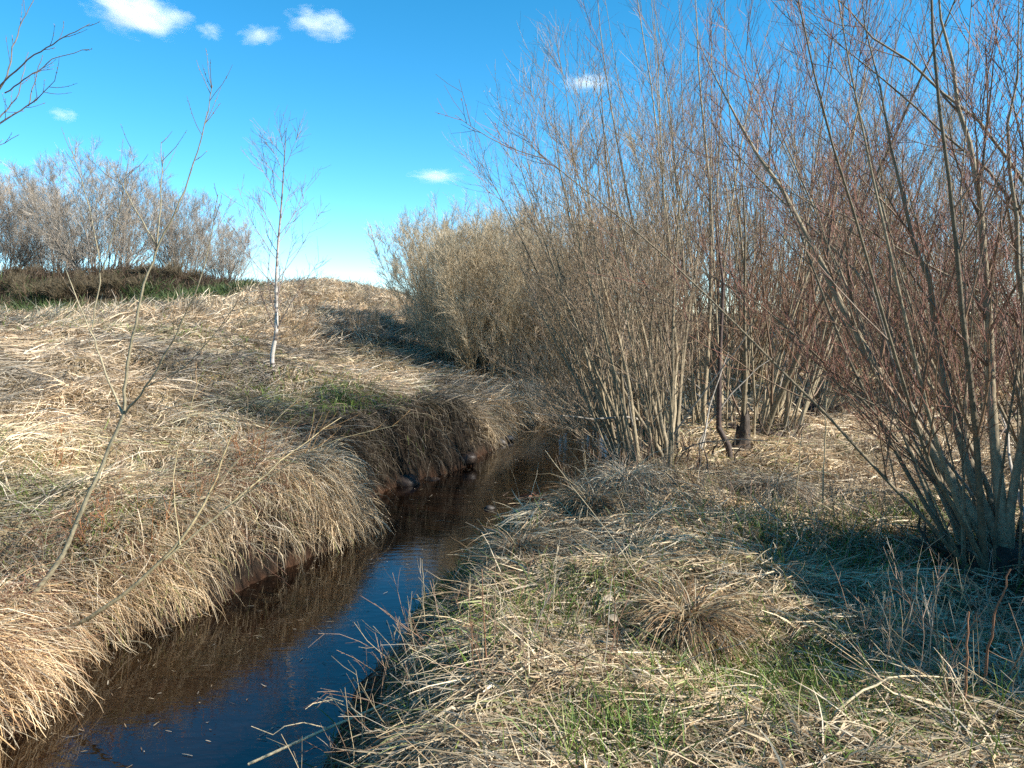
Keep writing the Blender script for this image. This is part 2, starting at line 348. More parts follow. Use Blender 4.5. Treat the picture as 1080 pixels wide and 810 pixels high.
# curtains of straw hanging over the left bank's edge
def curtain():
    mb = MB(); i = rng.integers(0, len(LSd) - 1, 520000); P = LSd[i]; tg = unit(LSd[np.minimum(i + 1, len(LSd) - 1)] - P)
    nl = np.stack([-tg[:, 1], tg[:, 0]], 1)
    ok = (P[:, 1] > 3.2) & (P[:, 1] < 22); P, nl = P[ok], nl[ok]; n = len(P)
    d = rng.uniform(0.1, 0.6, n); x = P[:, 0] + nl[:, 0] * d; y = P[:, 1] + nl[:, 1] * d
    h1, h2, dc, ra = voro(x, y, 0.34, 15)
    keep = np.clip(sst(.18, .6, h1) * (1.3 - dc), .06, 1) * np.clip(7 / y, 0.35, 1)
    keep = np.where((P[:, 1] > 9.4) & (P[:, 1] < 14.5), keep * 0.16, keep) * (1 - .5 * sst(6.6, 5.4, y))
    k_ = rng.random(n) < keep; x, y, nl, d, h1, h2 = x[k_], y[k_], nl[k_], d[k_], h1[k_], h2[k_]; n = len(x)
    th = np.arctan2(-nl[:, 1], -nl[:, 0]) + rng.normal(0, 0.75, n) + (h1 - .5) * 1.8
    L = (rng.uniform(0.25, 0.72, n) + d * 0.25) * (.65 + .6 * h2); e0 = rng.uniform(-0.5, 0.6, n) + (rng.random(n) < .08) * .7; be = rng.uniform(1.4, 2.6, n)
    wd = rng.uniform(0.003, 0.007, n) * np.clip(y / 6, 1, 3) ** 0.8
    K = straw_cols(n, [4, 3, 2.5, 2.2, 1.4, 2], x, y, 0.06) * (.65 + .6 * h2)[:, None] * np.array([1.02, .97, .88])
    bare = (sst(9.3, 9.9, y) * sst(15.5, 13.5, y))[:, None]; K = K * (1 - bare * .8)  # hanging blades darkened for exposed earth and for the willow shade
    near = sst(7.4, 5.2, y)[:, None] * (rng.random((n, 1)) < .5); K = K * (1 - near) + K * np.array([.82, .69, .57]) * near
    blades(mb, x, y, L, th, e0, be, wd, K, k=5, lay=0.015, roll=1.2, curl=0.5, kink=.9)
    tag(mb.build('hanging_grass', M_GRASS), kind='stuff')
curtain()
# right bank: a flattened mat of coarse straw
def right_grass():
    mb = MB(); x, y, D = scatter(470000, 2.1, 28, 1.35, 54); q = (x > -4) & (rng.random(len(x)) < np.where(x > .75 * y + .6, .55, 1)); x, y, D = x[q], y[q], D[q]
    dr = pdist(x, y, RSd); ok = (x > xr(y)) & (dr > 0.12) & (x < 18); x, y, D, dr = x[ok], y[ok], D[ok], dr[ok]; n = len(x)
    h1, h2, dc, ra = voro(x + (noise(x, y, .3, 1) - .5) * .3, y + (noise(x, y, .3, 2) - .5) * .3, 0.42, 25)
    shade_patch = np.exp(-((x - 3.2) / 1.5) ** 2 - ((y - 4.5) / 1.3) ** 2)  # straw thinned where the ground colour carries painted shade
    keep = (rng.random(n) > .86 * shade_patch) & (rng.random(n) < (0.3 + 0.7 * sst(0.3, 1.0, dr)) * (.45 + .55 * sst(.05, .3, h2))); x, y, D, dr, h1, h2, dc, ra = (q[keep] for q in (x, y, D, dr, h1, h2, dc, ra)); n = len(x)
    th = R(200) + (noise(x, y, 1.6, 71) - .5) * 2.4 + (h1 - .5) * 2.2 + rng.normal(0, 0.5, n)
    frag = rng.random(n) < .3; stray = frag | (rng.random(n) < .15); th[stray] += rng.normal(0, 1.6, stray.sum())
    tuft = h2 > .9; th[tuft] = ra[tuft] + rng.normal(0, .6, tuft.sum())
    L = rng.uniform(0.14, 0.5, n) * (.7 + .5 * h1) * np.where(frag, .4, 1) * (.5 + .5 * sst(.3, 1.1, dr))
    e0 = rng.uniform(-0.08, 0.3, n) + tuft * rng.uniform(.05, .5, n) + (rng.random(n) < .03) * .6; be = rng.uniform(0.2, 1.2, n)
    wd = rng.uniform(0.0028, 0.007, n) * np.clip(D / 5, 1, 4) ** 0.8
    wide = rng.random(n) < 0.2; wd[wide] *= rng.uniform(1.4, 2.4, wide.sum())
    K = straw_cols(n, [4, 2.4, 2.6, 2.0, 1.8, 3.2], x, y, 0.1) * (.65 + .6 * h1)[:, None] * np.array([1.03, .98, .9])
    bank_shade = sst(1.0, 0.3, dr)[:, None]; K = K * (1 - 0.6 * bank_shade)  # shade of the stream-facing slope darkened into the blade colours
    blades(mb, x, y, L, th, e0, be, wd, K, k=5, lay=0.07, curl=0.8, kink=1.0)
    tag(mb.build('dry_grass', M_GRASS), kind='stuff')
right_grass()
# fresh green blades coming through, in patches
def sprouts():
    mb = MB()
    pts = []
    for (px, py, r, n) in ((245, 705, 0, 0), (455, 640, .45, 900), (420, 660, .3, 500), (480, 622, .3, 500), (600, 650, .3, 500), (570, 545, .0, 0), (830, 735, .35, 900), (790, 715, .25, 400),
                           (650, 795, .18, 500), (900, 570, .5, 700), (830, 580, .4, 400), (620, 490, .4, 500), (660, 480, .4, 400), (145, 575, .2, 400), (10, 520, .4, 350), (60, 600, .3, 200),
                           (320, 430, .8, 800), (360, 425, .6, 400), (190, 360, 1.2, 500), (30, 350, 2.0, 1000), (440, 720, .25, 200), (1010, 545, .5, 500), (960, 770, .3, 300), (470, 720, .2, 250), (770, 560, .4, 250), (980, 400, 2.5, 1500)):
        if not n: continue
        c = ground(px, py); q = rng.normal(0, 1, (n, 2)) * r * 0.95 + c[:2]; pts.append(q)
    q = np.concatenate(pts); x, y = q.T
    ok = (x < xl(y) - .1) | (x > xr(y) - 0.02); x, y = x[ok], y[ok]; n = len(x); D = np.hypot(x, y)
    K = np.array([0.085, 0.15, 0.025]) * rng.uniform(0.6, 1.3, (n, 1)) + rng.uniform(0, 0.05, (n, 1)) * np.array([1, .6, .1])
    blades(mb, x, y, rng.uniform(0.08, 0.24, n), rng.uniform(0, 6.28, n), rng.uniform(0.9, 1.5, n), rng.uniform(0.2, 0.9, n), rng.uniform(0.003, 0.006, n) * np.clip(D / 6, 1, 3), K, k=4)
    # the green strip below the far earth bank
    n = 16000; x = rng.uniform(-25, -11.0, n); y = rng.normal(33.2, 1.2, n); K = np.array([0.058, 0.085, 0.026]) * rng.uniform(0.6, 1.3, (n, 1))
    ok = (noise(x, y, 1.6, 82) > rng.uniform(.3, .65, n)); x, y, K = x[ok], y[ok], K[ok]; n = len(x)
    blades(mb, x, y, rng.uniform(0.3, 0.7, n), rng.uniform(0, 6.28, n), rng.uniform(0.9, 1.5, n), rng.uniform(0.2, 0.9, n), rng.uniform(0.02, 0.04, n), K, k=4)
    tag(mb.build('green_grass', M_GRASS), kind='stuff')
sprouts()

# ------------------------------------------------------------------ woody plants
def grow(p0, d0, L, k, up=0.0, wob=0.06, droop=None):
    n = len(p0); P = np.empty((n, k, 3)); P[:, 0] = p0; d = unit(d0); seg = (L / (k - 1))[:, None]; Dd = np.empty((n, k, 3)); Dd[:, 0] = d
    for i in range(1, k):
        d = unit(d + np.array([0, 0, 1.0]) * up / (k - 1) + rng.normal(0, wob, (n, 3)))
        P[:, i] = P[:, i - 1] + d * seg; Dd[:, i] = d
    return P, Dd
def side(P, Dd, per, t0, t1, a0, a1):             # positions and directions of side shoots along curves
    n, k, _ = P.shape; i = np.repeat(np.arange(n), per); m = len(i)
    t = rng.uniform(t0, t1, m); f = t * (k - 1); j = np.minimum(f.astype(int), k - 2); f = (f - j)[:, None]
    p = P[i, j] * (1 - f) + P[i, j + 1] * f; d = Dd[i, j + 1]
    q = unit(np.cross(d, unit(rng.normal(0, 1, (m, 3))))); a = rng.uniform(a0, a1, m)[:, None]
    return i, t, p, d * np.cos(a) + q * np.sin(a)
def radii(r0, r1, k, pw=1.0): return r0[:, None] * (1 - np.linspace(0, 1, k)[None] ** pw) + r1[:, None] * np.linspace(0, 1, k)[None] ** pw
def crown(mb, S, SD, SL, SR, nb, ntw, nfine, bl, tl, kb, kt, bud=None, t0=0.22, fine_k=0.6, bup=0.5, rt=1.0, sparse=1.0):
    i, t, p, d = side(S, SD, nb, t0, 0.97, 0.3, 0.8)
    Lb = SL[i] * bl * (1.05 - 0.75 * t) * rng.uniform(0.5, 1.2, len(i))
    B, BD = grow(p, d, Lb, 6, up=bup, wob=0.07)
    rb = np.clip(SR[i] * (1 - t) * 0.55, 0.0028 * rt, 0.02)
    kk = kb * rng.uniform(0.7, 1.25, (len(i), 1))
    mb.tubes(B, radii(rb, np.full(len(i), 0.0013 * rt), 6), 4, kk)
    # the leading shoot of each stem also carries twigs
    BB = np.concatenate([B]); BBD = np.concatenate([BD])
    i2, t2, p2, d2 = side(BB, BBD, ntw, 0.12, 1.0, 0.25, 0.85)
    L2 = tl * rng.uniform(0.4, 1.2, len(i2)) * (1.1 - 0.5 * t2)
    Tw, TwD = grow(p2, d2, L2, 4, up=0.35, wob=0.09)
    mb.tubes(Tw, radii(np.full(len(i2), 0.0019 * rt), np.full(len(i2), 0.0009 * rt), 4), 3, kt * rng.uniform(0.6, 1.3, (len(i2), 1)))
    if nfine:
        i3, t3, p3, d3 = side(Tw, TwD, nfine, 0.15, 0.95, 0.3, 0.9)
        L3 = tl * fine_k * rng.uniform(0.3, 1.0, len(i3))
        T3, _ = grow(p3, d3, L3, 3, up=0.3, wob=0.08)
        mb.tubes(T3, radii(np.full(len(i3), 0.0013 * rt), np.full(len(i3), 0.0008 * rt), 3), 3, kt * rng.uniform(0.6, 1.35, (len(i3), 1)))
    if bud is not None:
        nbud, bk, br, blen = bud
        i4, t4, p4, d4 = side(Tw, TwD, nbud, 0.2, 1.0, 0.2, 0.7)
        m = len(i4); l = blen * rng.uniform(0.6, 1.3, m)[:, None]
        BP = np.stack([p4, p4 + unit(d4) * l * 0.45, p4 + unit(d4) * l], 1)
        mb.tubes(BP, np.repeat(np.array([[0.0004, 1, 0.0004]]), m, 0) * np.where(np.arange(3) == 1, br, 1.0), 4, bk[rng.integers(0, len(bk), m)] * rng.uniform(0.7, 1.2, (m, 1)))
GREYG = np.array([0.215, 0.17, 0.105]); BROWN = np.array([0.17, 0.105, 0.06]); REDD = np.array([0.21, 0.092, 0.052]); TAN = np.array([0.30, 0.215, 0.115])
BUDS_PALE = np.array([(0.42, 0.36, 0.24), (0.35, 0.26, 0.12), (0.5, 0.46, 0.36), (0.25, 0.1, 0.05)])
BUDS_RED = np.array([(0.24, 0.07, 0.035), (0.30, 0.12, 0.05), (0.36, 0.22, 0.10)])
def willow(name, loc, label, cat, n, L, lean, az=(0, 6.283), base=0.35, r0=0.028, nb=11, ntw=8, nfine=2, bl=0.42, tl=0.45, up=0.35, ks=GREYG, kb=BROWN, kt=REDD,
           bud=(2, BUDS_RED, 0.0028, 0.012), rt=1.0, t0=0.22, stems=None, wob=0.035, group=None, bup=0.5, Lr=(0.6, 1.06), rbase=0.0):
    root = thing(name, loc, label, cat, group)
    a = rng.uniform(az[0], az[1], n); le = rng.uniform(lean[0], lean[1], n) if np.isscalar(lean[0]) else lean
    p0 = np.stack([np.cos(a) * base * rng.random(n) ** .5, np.sin(a) * base * rng.random(n) ** .5, np.full(n, -0.12)], 1)
    d0 = np.stack([np.cos(a) * np.sin(le), np.sin(a) * np.sin(le), np.cos(le)], 1)
    SL = L * rng.uniform(*Lr, n); S, SD = grow(p0, d0, SL, 13, up=up, wob=wob)
    SR = r0 * (0.3 + 0.85 * rng.random(n) ** 1.7)
    if stems is not None:                         # stems traced one by one: (points, radius)
        for pts, r in stems:
            pts = np.asarray(pts, float) - np.asarray(loc); tt = np.linspace(0, 1, len(pts)); q = np.linspace(0, 1, 13)
            c = np.stack([np.interp(q, tt, pts[:, j]) for j in range(3)], 1); c[1:-1] = (c[:-2] + 2 * c[1:-1] + c[2:]) / 4 + rng.normal(0, 0.012, (11, 3))
            S = np.concatenate([S, c[None]]); g = unit(np.gradient(c, axis=0)); SD = np.concatenate([SD, g[None]])
            SL = np.append(SL, np.linalg.norm(np.diff(c, axis=0), axis=1).sum()); SR = np.append(SR, r)
    for j in range(len(S)):
        mb = MB(); mb.tubes(S[j], radii(SR[j:j + 1], np.array([0.002]), 13, 0.9)[0] * (1 + 0.5 * np.exp(-np.arange(13) * 1.5)), 7,
                            (ks * rng.uniform(0.65, 1.35) * np.linspace(1.0, 0.85, 13)[:, None])[None])
        mb.build('stem', M_BARK, root, True)
    if rbase:                                     # a few dead, snapped stems lying across the live ones
        nd = 7; ad = rng.uniform(0, 6.283, nd); ld = rng.uniform(.5, 1.35, nd); Dd_, _ = grow(np.stack([np.cos(ad) * base * .6, np.sin(ad) * base * .6, rng.uniform(-.05, .5, nd)], 1), np.stack([np.cos(ad + 1) * np.sin(ld), np.sin(ad + 1) * np.sin(ld), np.cos(ld)], 1), L * rng.uniform(.15, .42, nd), 8, up=-.25, wob=.1)
        for j in range(nd):
            mb = MB(); mb.tubes(Dd_[j], np.linspace(rng.uniform(.008, .018), .004, 8), 6, np.array([.27, .235, .19]) * rng.uniform(.5, 1.2)); mb.build('dead_stem', M_BARK, root, True)
        k, s_ = 10, 36; th = np.arange(s_) * 2 * math.pi / s_; ph = np.linspace(0, 1, k); V = np.empty((k, s_, 3)); ang = noise(th * 3, th * 0 + n, .9, 4) * .5 + .75
        for j in range(k):
            rr = base * 1.1 * np.cos(ph[j] * 1.5) * ang + .01; qx, qy = np.cos(th) * rr, np.sin(th) * rr
            V[j] = np.stack([qx, qy, -.14 + rbase * np.sin(ph[j] * 1.5) * (.5 + .9 * noise(qx + 5, qy + n, .16, 8))], 1)
        a_ = np.arange(s_); Qb = np.concatenate([np.stack([j * s_ + a_, j * s_ + (a_ + 1) % s_, (j + 1) * s_ + (a_ + 1) % s_, (j + 1) * s_ + a_], 1) for j in range(k - 1)])
        mb = MB(); mb.add(V, Qb, np.array([.035, .025, .018]))
        m_ = 90; a_ = rng.uniform(0, 6.283, m_); q_ = base * rng.uniform(.2, 1.15, m_); D_, _ = grow(np.stack([np.cos(a_) * q_, np.sin(a_) * q_, np.full(m_, -.04)], 1), np.stack([np.cos(a_) * .8, np.sin(a_) * .8, rng.uniform(-.1, 1.4, m_)], 1), rng.uniform(.12, .5, m_), 6, wob=.3)
        mb.tubes(D_, radii(rng.uniform(.006, .022, m_), np.full(m_, .004), 6), 5, np.array([.07, .05, .036]) * rng.uniform(.5, 1.5, (m_, 1))); mb.build('root_base', M_WOOD, root, True)
    mb = MB(); crown(mb, S, SD, SL, SR, nb, ntw, nfine, bl, tl, kb, kt, bud, t0=t0, rt=rt, bup=bup)
    mb.build('crown', M_TWIG, root)
    return root
WILLOW = 'willow bush'
gA = ground(705, 492)
A_WATER = [([gA, at(640, 470, 8.4), at(585, 430, 8.8), at(530, 400, 9.2)], .012), ([gA, at(630, 455, 8.1), at(575, 405, 8.1), at(520, 380, 8.2)], .011), ([gA, at(650, 440, 8.5), at(600, 370, 8.8), at(545, 300, 9.2)], .015), ([gA, at(640, 480, 7.9), at(600, 450, 7.8), at(560, 430, 7.8)], .009),
           ([gA, at(660, 420, 8.8), at(615, 340, 9.2), at(570, 235, 9.6)], .017), ([gA, at(655, 465, 9.0), at(610, 415, 9.6), at(560, 350, 10.2)], .013), ([gA, at(620, 440, 8.6), at(560, 370, 9.2), at(505, 320, 9.8)], .014), ([gA, at(650, 455, 8.2), at(590, 410, 8.3), at(540, 395, 8.6)], .012)]
willow('willow_bush', gA, 'grey-stemmed willow bush leaning out over the water at the stream bend', WILLOW, 40, 4.1, (0.0, 0.5), (1.0, 4.4), 0.55, 0.026, nb=10, ntw=7, nfine=2, rbase=.15, kb=np.array([.22, .16, .10]),
       kt=np.array([0.27, 0.19, 0.12]), bud=(2, BUDS_PALE, 0.003, 0.014),
       stems=A_WATER + [([gA, at(640, 380, 8.4), at(575, 270, 8.7), at(530, 165, 9)], .02), ([gA, at(690, 400, 8.3), at(655, 250, 8.2), at(625, 60, 8.2)], .026), ([gA, at(715, 380, 8.6), at(700, 200, 8.8), at(690, 20, 9)], .026), ([gA, at(665, 330, 8.9), at(610, 200, 9.3), at(590, 60, 9.5)], .02)])
gB = gat(775, 10.4)
willow('willow_bush', gB, 'tall upright thicket of brown willow stems behind the dark rotten stump', WILLOW, 50, 6.4, (0.0, 0.5), base=.9, r0=0.032, nb=10, ntw=6, nfine=2, t0=0.06, kt=np.array([.22, .105, .065]), rbase=.18, ks=GREYG * 1.2)
gC = gat(858, 12.8)
willow('willow_bush', gC, 'willow bush whose pale stems fan out to the right above straw ground', WILLOW, 34, 6.0, (0.1, 0.8), (-1.4, 1.9), 0.4, 0.032, nb=11, ntw=8, nfine=2, ks=GREYG * 1.5, t0=0.1, kt=np.array([.30, .19, .10]), rbase=.25)
gD = ground(1062, 596)
willow('willow_bush', gD, 'large red-twigged willow bush at the right edge with thick leaning stems', WILLOW, 26, 4.4, (0.0, 0.8), (0.2, 4.6), 0.35, 0.02, nb=11, ntw=7, nfine=1, kb=BROWN * .95, kt=np.array([.19, .08, .052]), bl=0.36, tl=0.38, ks=GREYG * .85, rbase=.25,
       stems=[([gD, at(985, 480, 5.3), at(890, 335, 5.5), at(840, 220, 5.6), at(790, 150, 5.8), at(730, 30, 6)], .042), ([gD, at(1005, 450, 5.2), at(975, 300, 5.2), at(940, 160, 5.3), at(905, -40, 5.4)], .03),
              ([gD, at(1048, 420, 5.1), at(1035, 200, 5.1), at(1000, 60, 5.2), at(985, -60, 5.2)], .038), ([gD, at(1085, 380, 5), at(1065, 180, 5), at(1075, -20, 5)], .03),
              ([gD, at(1000, 520, 4.9), at(930, 430, 4.9), at(850, 380, 5)], .014), ([gD, at(1030, 480, 5.3), at(960, 330, 5.7), at(920, 180, 6), at(890, 60, 6.2)], .024), ([gD, at(1010, 540, 5.2), at(950, 470, 5.4), at(880, 410, 5.7)], .012), ([gD, at(1000, 430, 5.5), at(900, 280, 5.9), at(800, 190, 6.3), at(740, 110, 6.6)], .02), ([gD, at(980, 500, 5.0), at(890, 400, 5.1), at(800, 320, 5.3), at(740, 285, 5.4)], .014)])
gE = gat(1190, 5.9)
willow('willow_bush', gE, 'red-twigged willow bush mostly outside the right border, its branches reaching in over the edge bush', WILLOW, 18, 4.2, (0.0, 0.7), (0.6, 4.2), 0.35, 0.02, nb=10, ntw=7, nfine=1, kb=BROWN * .95, kt=np.array([.19, .08, .052]), bl=.36, tl=.38, ks=GREYG * .9, rbase=.15,
       stems=[([gE, at(1170, 400, 5.8), at(1080, 220, 5.6), at(960, 110, 5.7), at(850, 20, 5.8)], .022), ([gE, at(1150, 440, 5.6), at(1080, 340, 5.4), at(940, 250, 5.4), at(800, 190, 5.5)], .02), ([gE, at(1140, 280, 5.7), at(1030, 120, 5.5), at(920, 40, 5.6), at(850, -40, 5.7)], .02)])
# the thicket behind
gP = gat(930, 16.5)
pB = willow('willow_bush', gP, 'brown willow thicket far behind the right-edge bush, on the grass field', WILLOW, 46, 6.2, (0.0, 0.6), base=1.2, r0=0.026, nb=12, ntw=8, nfine=2, rt=1.4, kb=TAN * .9, kt=np.array([.34, .25, .14]), bud=(1, BUDS_PALE, .004, .016), t0=.06)
for (px, Yd, sc, rz, lab) in ((815, 16.0, 1.12, 4.0, 'tallest brown willow behind the stump thicket'),
                              (1070, 13.0, .92, 1.0, 'willow bush behind the right-edge bush, cut by the picture border'), (640, 20.0, 1.0, 5.2, 'willow bush in the gap where the stream turns out of sight'), (742, 19.5, 1.1, .6, 'willow thicket filling the view behind the crooked dead tree'),
                              (870, 21, 1.05, 2.7, 'willow bush seen between the fan-shaped willow and the stump thicket'), (985, 13.8, .72, 1.7, 'lower bushy willow standing on the straw behind the stems of the right-edge bush'), (1010, 24.0, 1.0, 3.0, 'farthest willow bush on the right field, bluish between nearer stems')):
    g = gat(px, Yd); o = copy_tree(pB); o.location = g; o.scale = (sc,) * 3; o.rotation_euler.z = rz; o['label'] = lab
# the dome willows past the bend, fine yellow-tan twigs
gG = gat(508, 20.5)
pG = willow('willow_bush', gG, 'rounded yellow-tan willow bush on the left bank past the bend', WILLOW, 84, 4.1, (0.0, 0.6), base=1.2, Lr=(.8, 1.0), r0=0.016, nb=15, ntw=9, nfine=3, rt=1.7, ks=TAN, kb=TAN * 1.05, kt=np.array([.42, .335, .215]), bud=(2, BUDS_PALE, .0045, .016), t0=.06, bl=.36, tl=.36, bup=.3)
for (px, Yd, sc, rz, lab) in ((566, 21.5, 1.0, 2.0, 'yellow-tan willow bush right of the rounded one, above the stream bend'), (486, 25.5, 1.12, 4.2, 'greyer dome-shaped willow bush behind the yellow-tan one'), (595, 24, 1.2, 1.0, 'yellowish willow bush half hidden by the leaning grey-stemmed bush')):
    g = gat(px, Yd); o = copy_tree(pG); o.location = g; o.scale = (sc,) * 3; o.rotation_euler.z = rz; o['label'] = lab
gH = gat(408, 21.5)
pH = willow('willow_shrub', gH, 'low spreading brown shrub on the bank left of the rounded willow', 'shrub', 30, 1.7, (0.1, 1.0), base=0.8, r0=0.011, nb=7, ntw=5, nfine=1, rt=1.4, ks=TAN, kb=TAN, kt=np.array([.38, .27, .18]), bud=None, bl=.4, tl=.3)
# far left: pale domes behind the earth bank
gK = gat(112, 41.0)
PK = np.array([.34, .285, .225])
pK = willow('willow_tree', gK, 'largest pale dome-shaped willow behind the dark earth bank on the left', 'tree', 56, 6.6, (0.0, 0.8), base=1.2, Lr=(.82, 1.03), r0=0.036, nb=18, ntw=10, nfine=3, rt=2.3, ks=np.array([.2, .175, .15]), kb=np.array([.30, .25, .19]), kt=PK, bud=None, t0=.12, bl=.3, up=.45, tl=.5, bup=.2)
for (px, Yd, sc, rz, lab) in ((5, 42.0, .85, 2.0, 'pale bare willow left of the largest dome, by the picture border'), (192, 45.0, .80, 4.0, 'lower pale willow just right of the largest dome'), (240, 49.0, .66, 1.2, 'smallest pale willow, at the right end of the far row'), (60, 46.0, .95, 5.0, 'pale willow set back between the largest dome and the border one'), (-60, 40, .95, 3.0, 'pale bare willow just outside the left border')):
    g = gat(px, Yd); o = copy_tree(pK); o.location = g; o.scale = (sc * rng.uniform(.9, 1.25), sc, sc * rng.uniform(.88, 1.0)); o.rotation_euler.z = rz; o['label'] = lab
pK.scale = (1.12, 1.12, 1.0)
# dark scrub on the earth bank
GS_LAB = 'dark brown scrub bush on the earth bank below the pale willows'
gS = gat(70, 34.6)
pS = willow('scrub_bush', gS, GS_LAB, 'shrub', 24, .72, (0.1, 1.2), base=0.8, r0=0.014, nb=8, ntw=6, nfine=1, rt=3, ks=BROWN * .7, kb=BROWN * .7, kt=np.array([.105, .08, .045]), bud=None, bl=.4, tl=.35, group='scrub on the earth bank')
for q in range(12):
    px = -40 + q * 21 + rng.uniform(-8, 8); g = gat(px, 34.2 + rng.uniform(0, 3)); o = copy_tree(pS); o.location = g; o.scale = (rng.uniform(.5, 1.3) * (1.0 if px < 200 else .75),) * 3; o.rotation_euler.z = rng.uniform(0, 6)

# the slender birch on the slope
def birch():
    g = ground(290, 391); Yb = g[1]
    root = thing('birch_tree', g, 'slender young white-barked birch standing on the left slope', 'tree')
    tr = np.array([g - [0, 0, .15], at(286, 378, Yb), at(292, 350, Yb), at(291, 300, Yb + .05), at(293, 260, Yb + .1), at(297, 215, Yb + .1), at(302, 135, Yb + .1)]) - g
    q = np.linspace(0, 1, 22); tt = np.linspace(0, 1, len(tr)); c = np.stack([np.interp(q, tt, tr[:, j]) for j in range(3)], 1)
    c[1:-1] = (c[:-2] + c[1:-1] * 2 + c[2:]) / 4
    r = 0.036 * (1 - q) ** 0.8 + 0.004; r[:3] *= [2.0, 1.5, 1.15]
    mb = MB(); kk = np.array([.43, .38, .32]) * np.ones((22, 1)); kk[12:] = np.linspace([.4, .34, .3], [.12, .08, .06], 10); kk[:4] = [(.1, .08, .065), (.16, .13, .1), (.3, .26, .22), (.42, .37, .32)]
    mb.tubes(c, r, 10, kk[None]); mb.build('trunk', M_BIRCH, root, True)
    n = 21; i, t, p, d = side(c[None], unit(np.gradient(c, axis=0))[None], n, .3, .95, .5, 1.0)
    Lb = 2.45 * (1.02 - .86 * t) * rng.uniform(.6, 1.1, n); B, BD = grow(p, d, Lb, 8, up=.6, wob=.06)
    kb = np.array([.21, .155, .125])
    for j in range(n):
        m2 = MB(); m2.tubes(B[j], np.linspace(.009 * (1.1 - t[j]) + .003, .002, 8), 5, kb * rng.uniform(.7, 1.4)); m2.build('branch', M_TWIG, root, True)
    m3 = MB(); _, _, p2, d2 = side(B, BD, 9, .2, 1, .3, .8); T, TD = grow(p2, d2, rng.uniform(.15, .5, len(p2)), 4, up=.3, wob=.1)
    m3.tubes(T, np.repeat(np.array([[.003, .0026, .0022, .0016]]), len(p2), 0), 3, kb * rng.uniform(.6, 1.3, (len(p2), 1)))
    _, _, p3, d3 = side(T, TD, 2, .2, .9, .3, .8); T3, _ = grow(p3, d3, rng.uniform(.06, .22, len(p3)), 3, up=.2, wob=.1)
    m3.tubes(T3, np.repeat(np.array([[.0026, .002, .0016]]), len(p3), 0), 3, kb)
    m3.build('crown', M_TWIG, root)
def birch_mat():
    m, t, out = mat_new('birch_bark'); a = node(t, 'ShaderNodeAttribute', attribute_name='Col'); tc = node(t, 'ShaderNodeTexCoord')
    mp = node(t, 'ShaderNodeMapping'); mp.inputs['Scale'].default_value = (5, 5, 13); t.links.new(tc.outputs['Object'], mp.inputs[0])
    nz = node(t, 'ShaderNodeTexNoise', Scale=1.0, Detail=4.0); t.links.new(mp.outputs[0], nz.inputs['Vector'])
    cr = node(t, 'ShaderNodeValToRGB'); cr.color_ramp.elements[0].position = .36; cr.color_ramp.elements[0].color = (.16, .13, .11, 1); cr.color_ramp.elements[1].position = .5; cr.color_ramp.elements[1].color = (1, 1, 1, 1)
    t.links.new(nz.outputs['Fac'], cr.inputs[0]); mx = node(t, 'ShaderNodeVectorMath', operation='MULTIPLY'); t.links.new(a.outputs['Color'], mx.inputs[0]); t.links.new(cr.outputs[0], mx.inputs[1])
    p = node(t, 'ShaderNodeBsdfPrincipled', Roughness=.6); t.links.new(mx.outputs[0], p.inputs['Base Color']); t.links.new(p.outputs[0], out.inputs[0]); return m
M_BIRCH = birch_mat()
birch()
g = ground(306, 368)
willow('willow_shrub', g, 'small dark bare shrub growing just right of the birch', 'shrub', 7, 2.0, (0.25, 0.8), (-1.2, 1.5), .12, .011, nb=7, ntw=4, nfine=1, kb=BROWN * .9, kt=BROWN, bud=None, bl=.4, tl=.3, rt=1.4, up=.5)

# traced saplings on the near left bank
def traced(name, label, cat, base, limbs, kcol, ntw, tl, bk, dy=0.25, trunk_name='trunk', extra=None):
    root = thing(name, base, label, cat); base = np.asarray(base); cur = []
    for n_, (pts, r0, r1) in enumerate(limbs):
        pts = np.asarray(pts, float); k = max(10, len(pts) * 4); tt = np.linspace(0, 1, len(pts)); q = np.linspace(0, 1, k)
        c = np.stack([np.interp(q, tt, pts[:, j]) for j in range(3)], 1)
        for _ in range(3): c[1:-1] = (c[:-2] + c[1:-1] * 2 + c[2:]) / 4
        c[1:-1] += rng.normal(0, .004, (k - 2, 3)); c = c - base
        m = MB(); m.tubes(c, r0 + (r1 - r0) * q, 8 if r0 > .012 else 6, kcol * rng.uniform(.85, 1.15)); m.build(trunk_name if n_ == 0 else 'branch', M_BARK, root, True)
        cur.append(c)
    m = MB()
    for c, (pts, r0, r1) in zip(cur, limbs):
        ln = np.linalg.norm(np.diff(c, axis=0), axis=1).sum(); n_ = int(ntw * ln)
        if n_ < 1: continue
        _, _, p, d = side(c[None], unit(np.gradient(c, axis=0))[None], n_, .35, 1, .35, .9); T, TD = grow(p, d, tl * rng.uniform(.3, 1, n_), 5, up=.45, wob=.07)
        m.tubes(T, np.repeat(np.linspace(.0024, .0010, 5)[None], n_, 0), 4, bk * rng.uniform(.7, 1.2, (n_, 1)))
        _, _, p4, d4 = side(T, TD, 4, .2, 1, .2, .7); u4 = unit(d4); BP = np.stack([p4, p4 + u4 * .006, p4 + u4 * .013], 1)
        m.tubes(BP, np.repeat(np.array([[.0004, .0022, .0003]]), len(p4), 0), 4, np.array([.22, .13, .06]))
    if m.n: m.build('crown', M_TWIG, root)
    return root
OLIVE = np.array([.25, .21, .13])
b1 = at(22, 712, 5.35); b1[2] = float(H(np.array([b1[0]]), np.array([b1[1]]))[0]) - .05
Y1 = 5.4
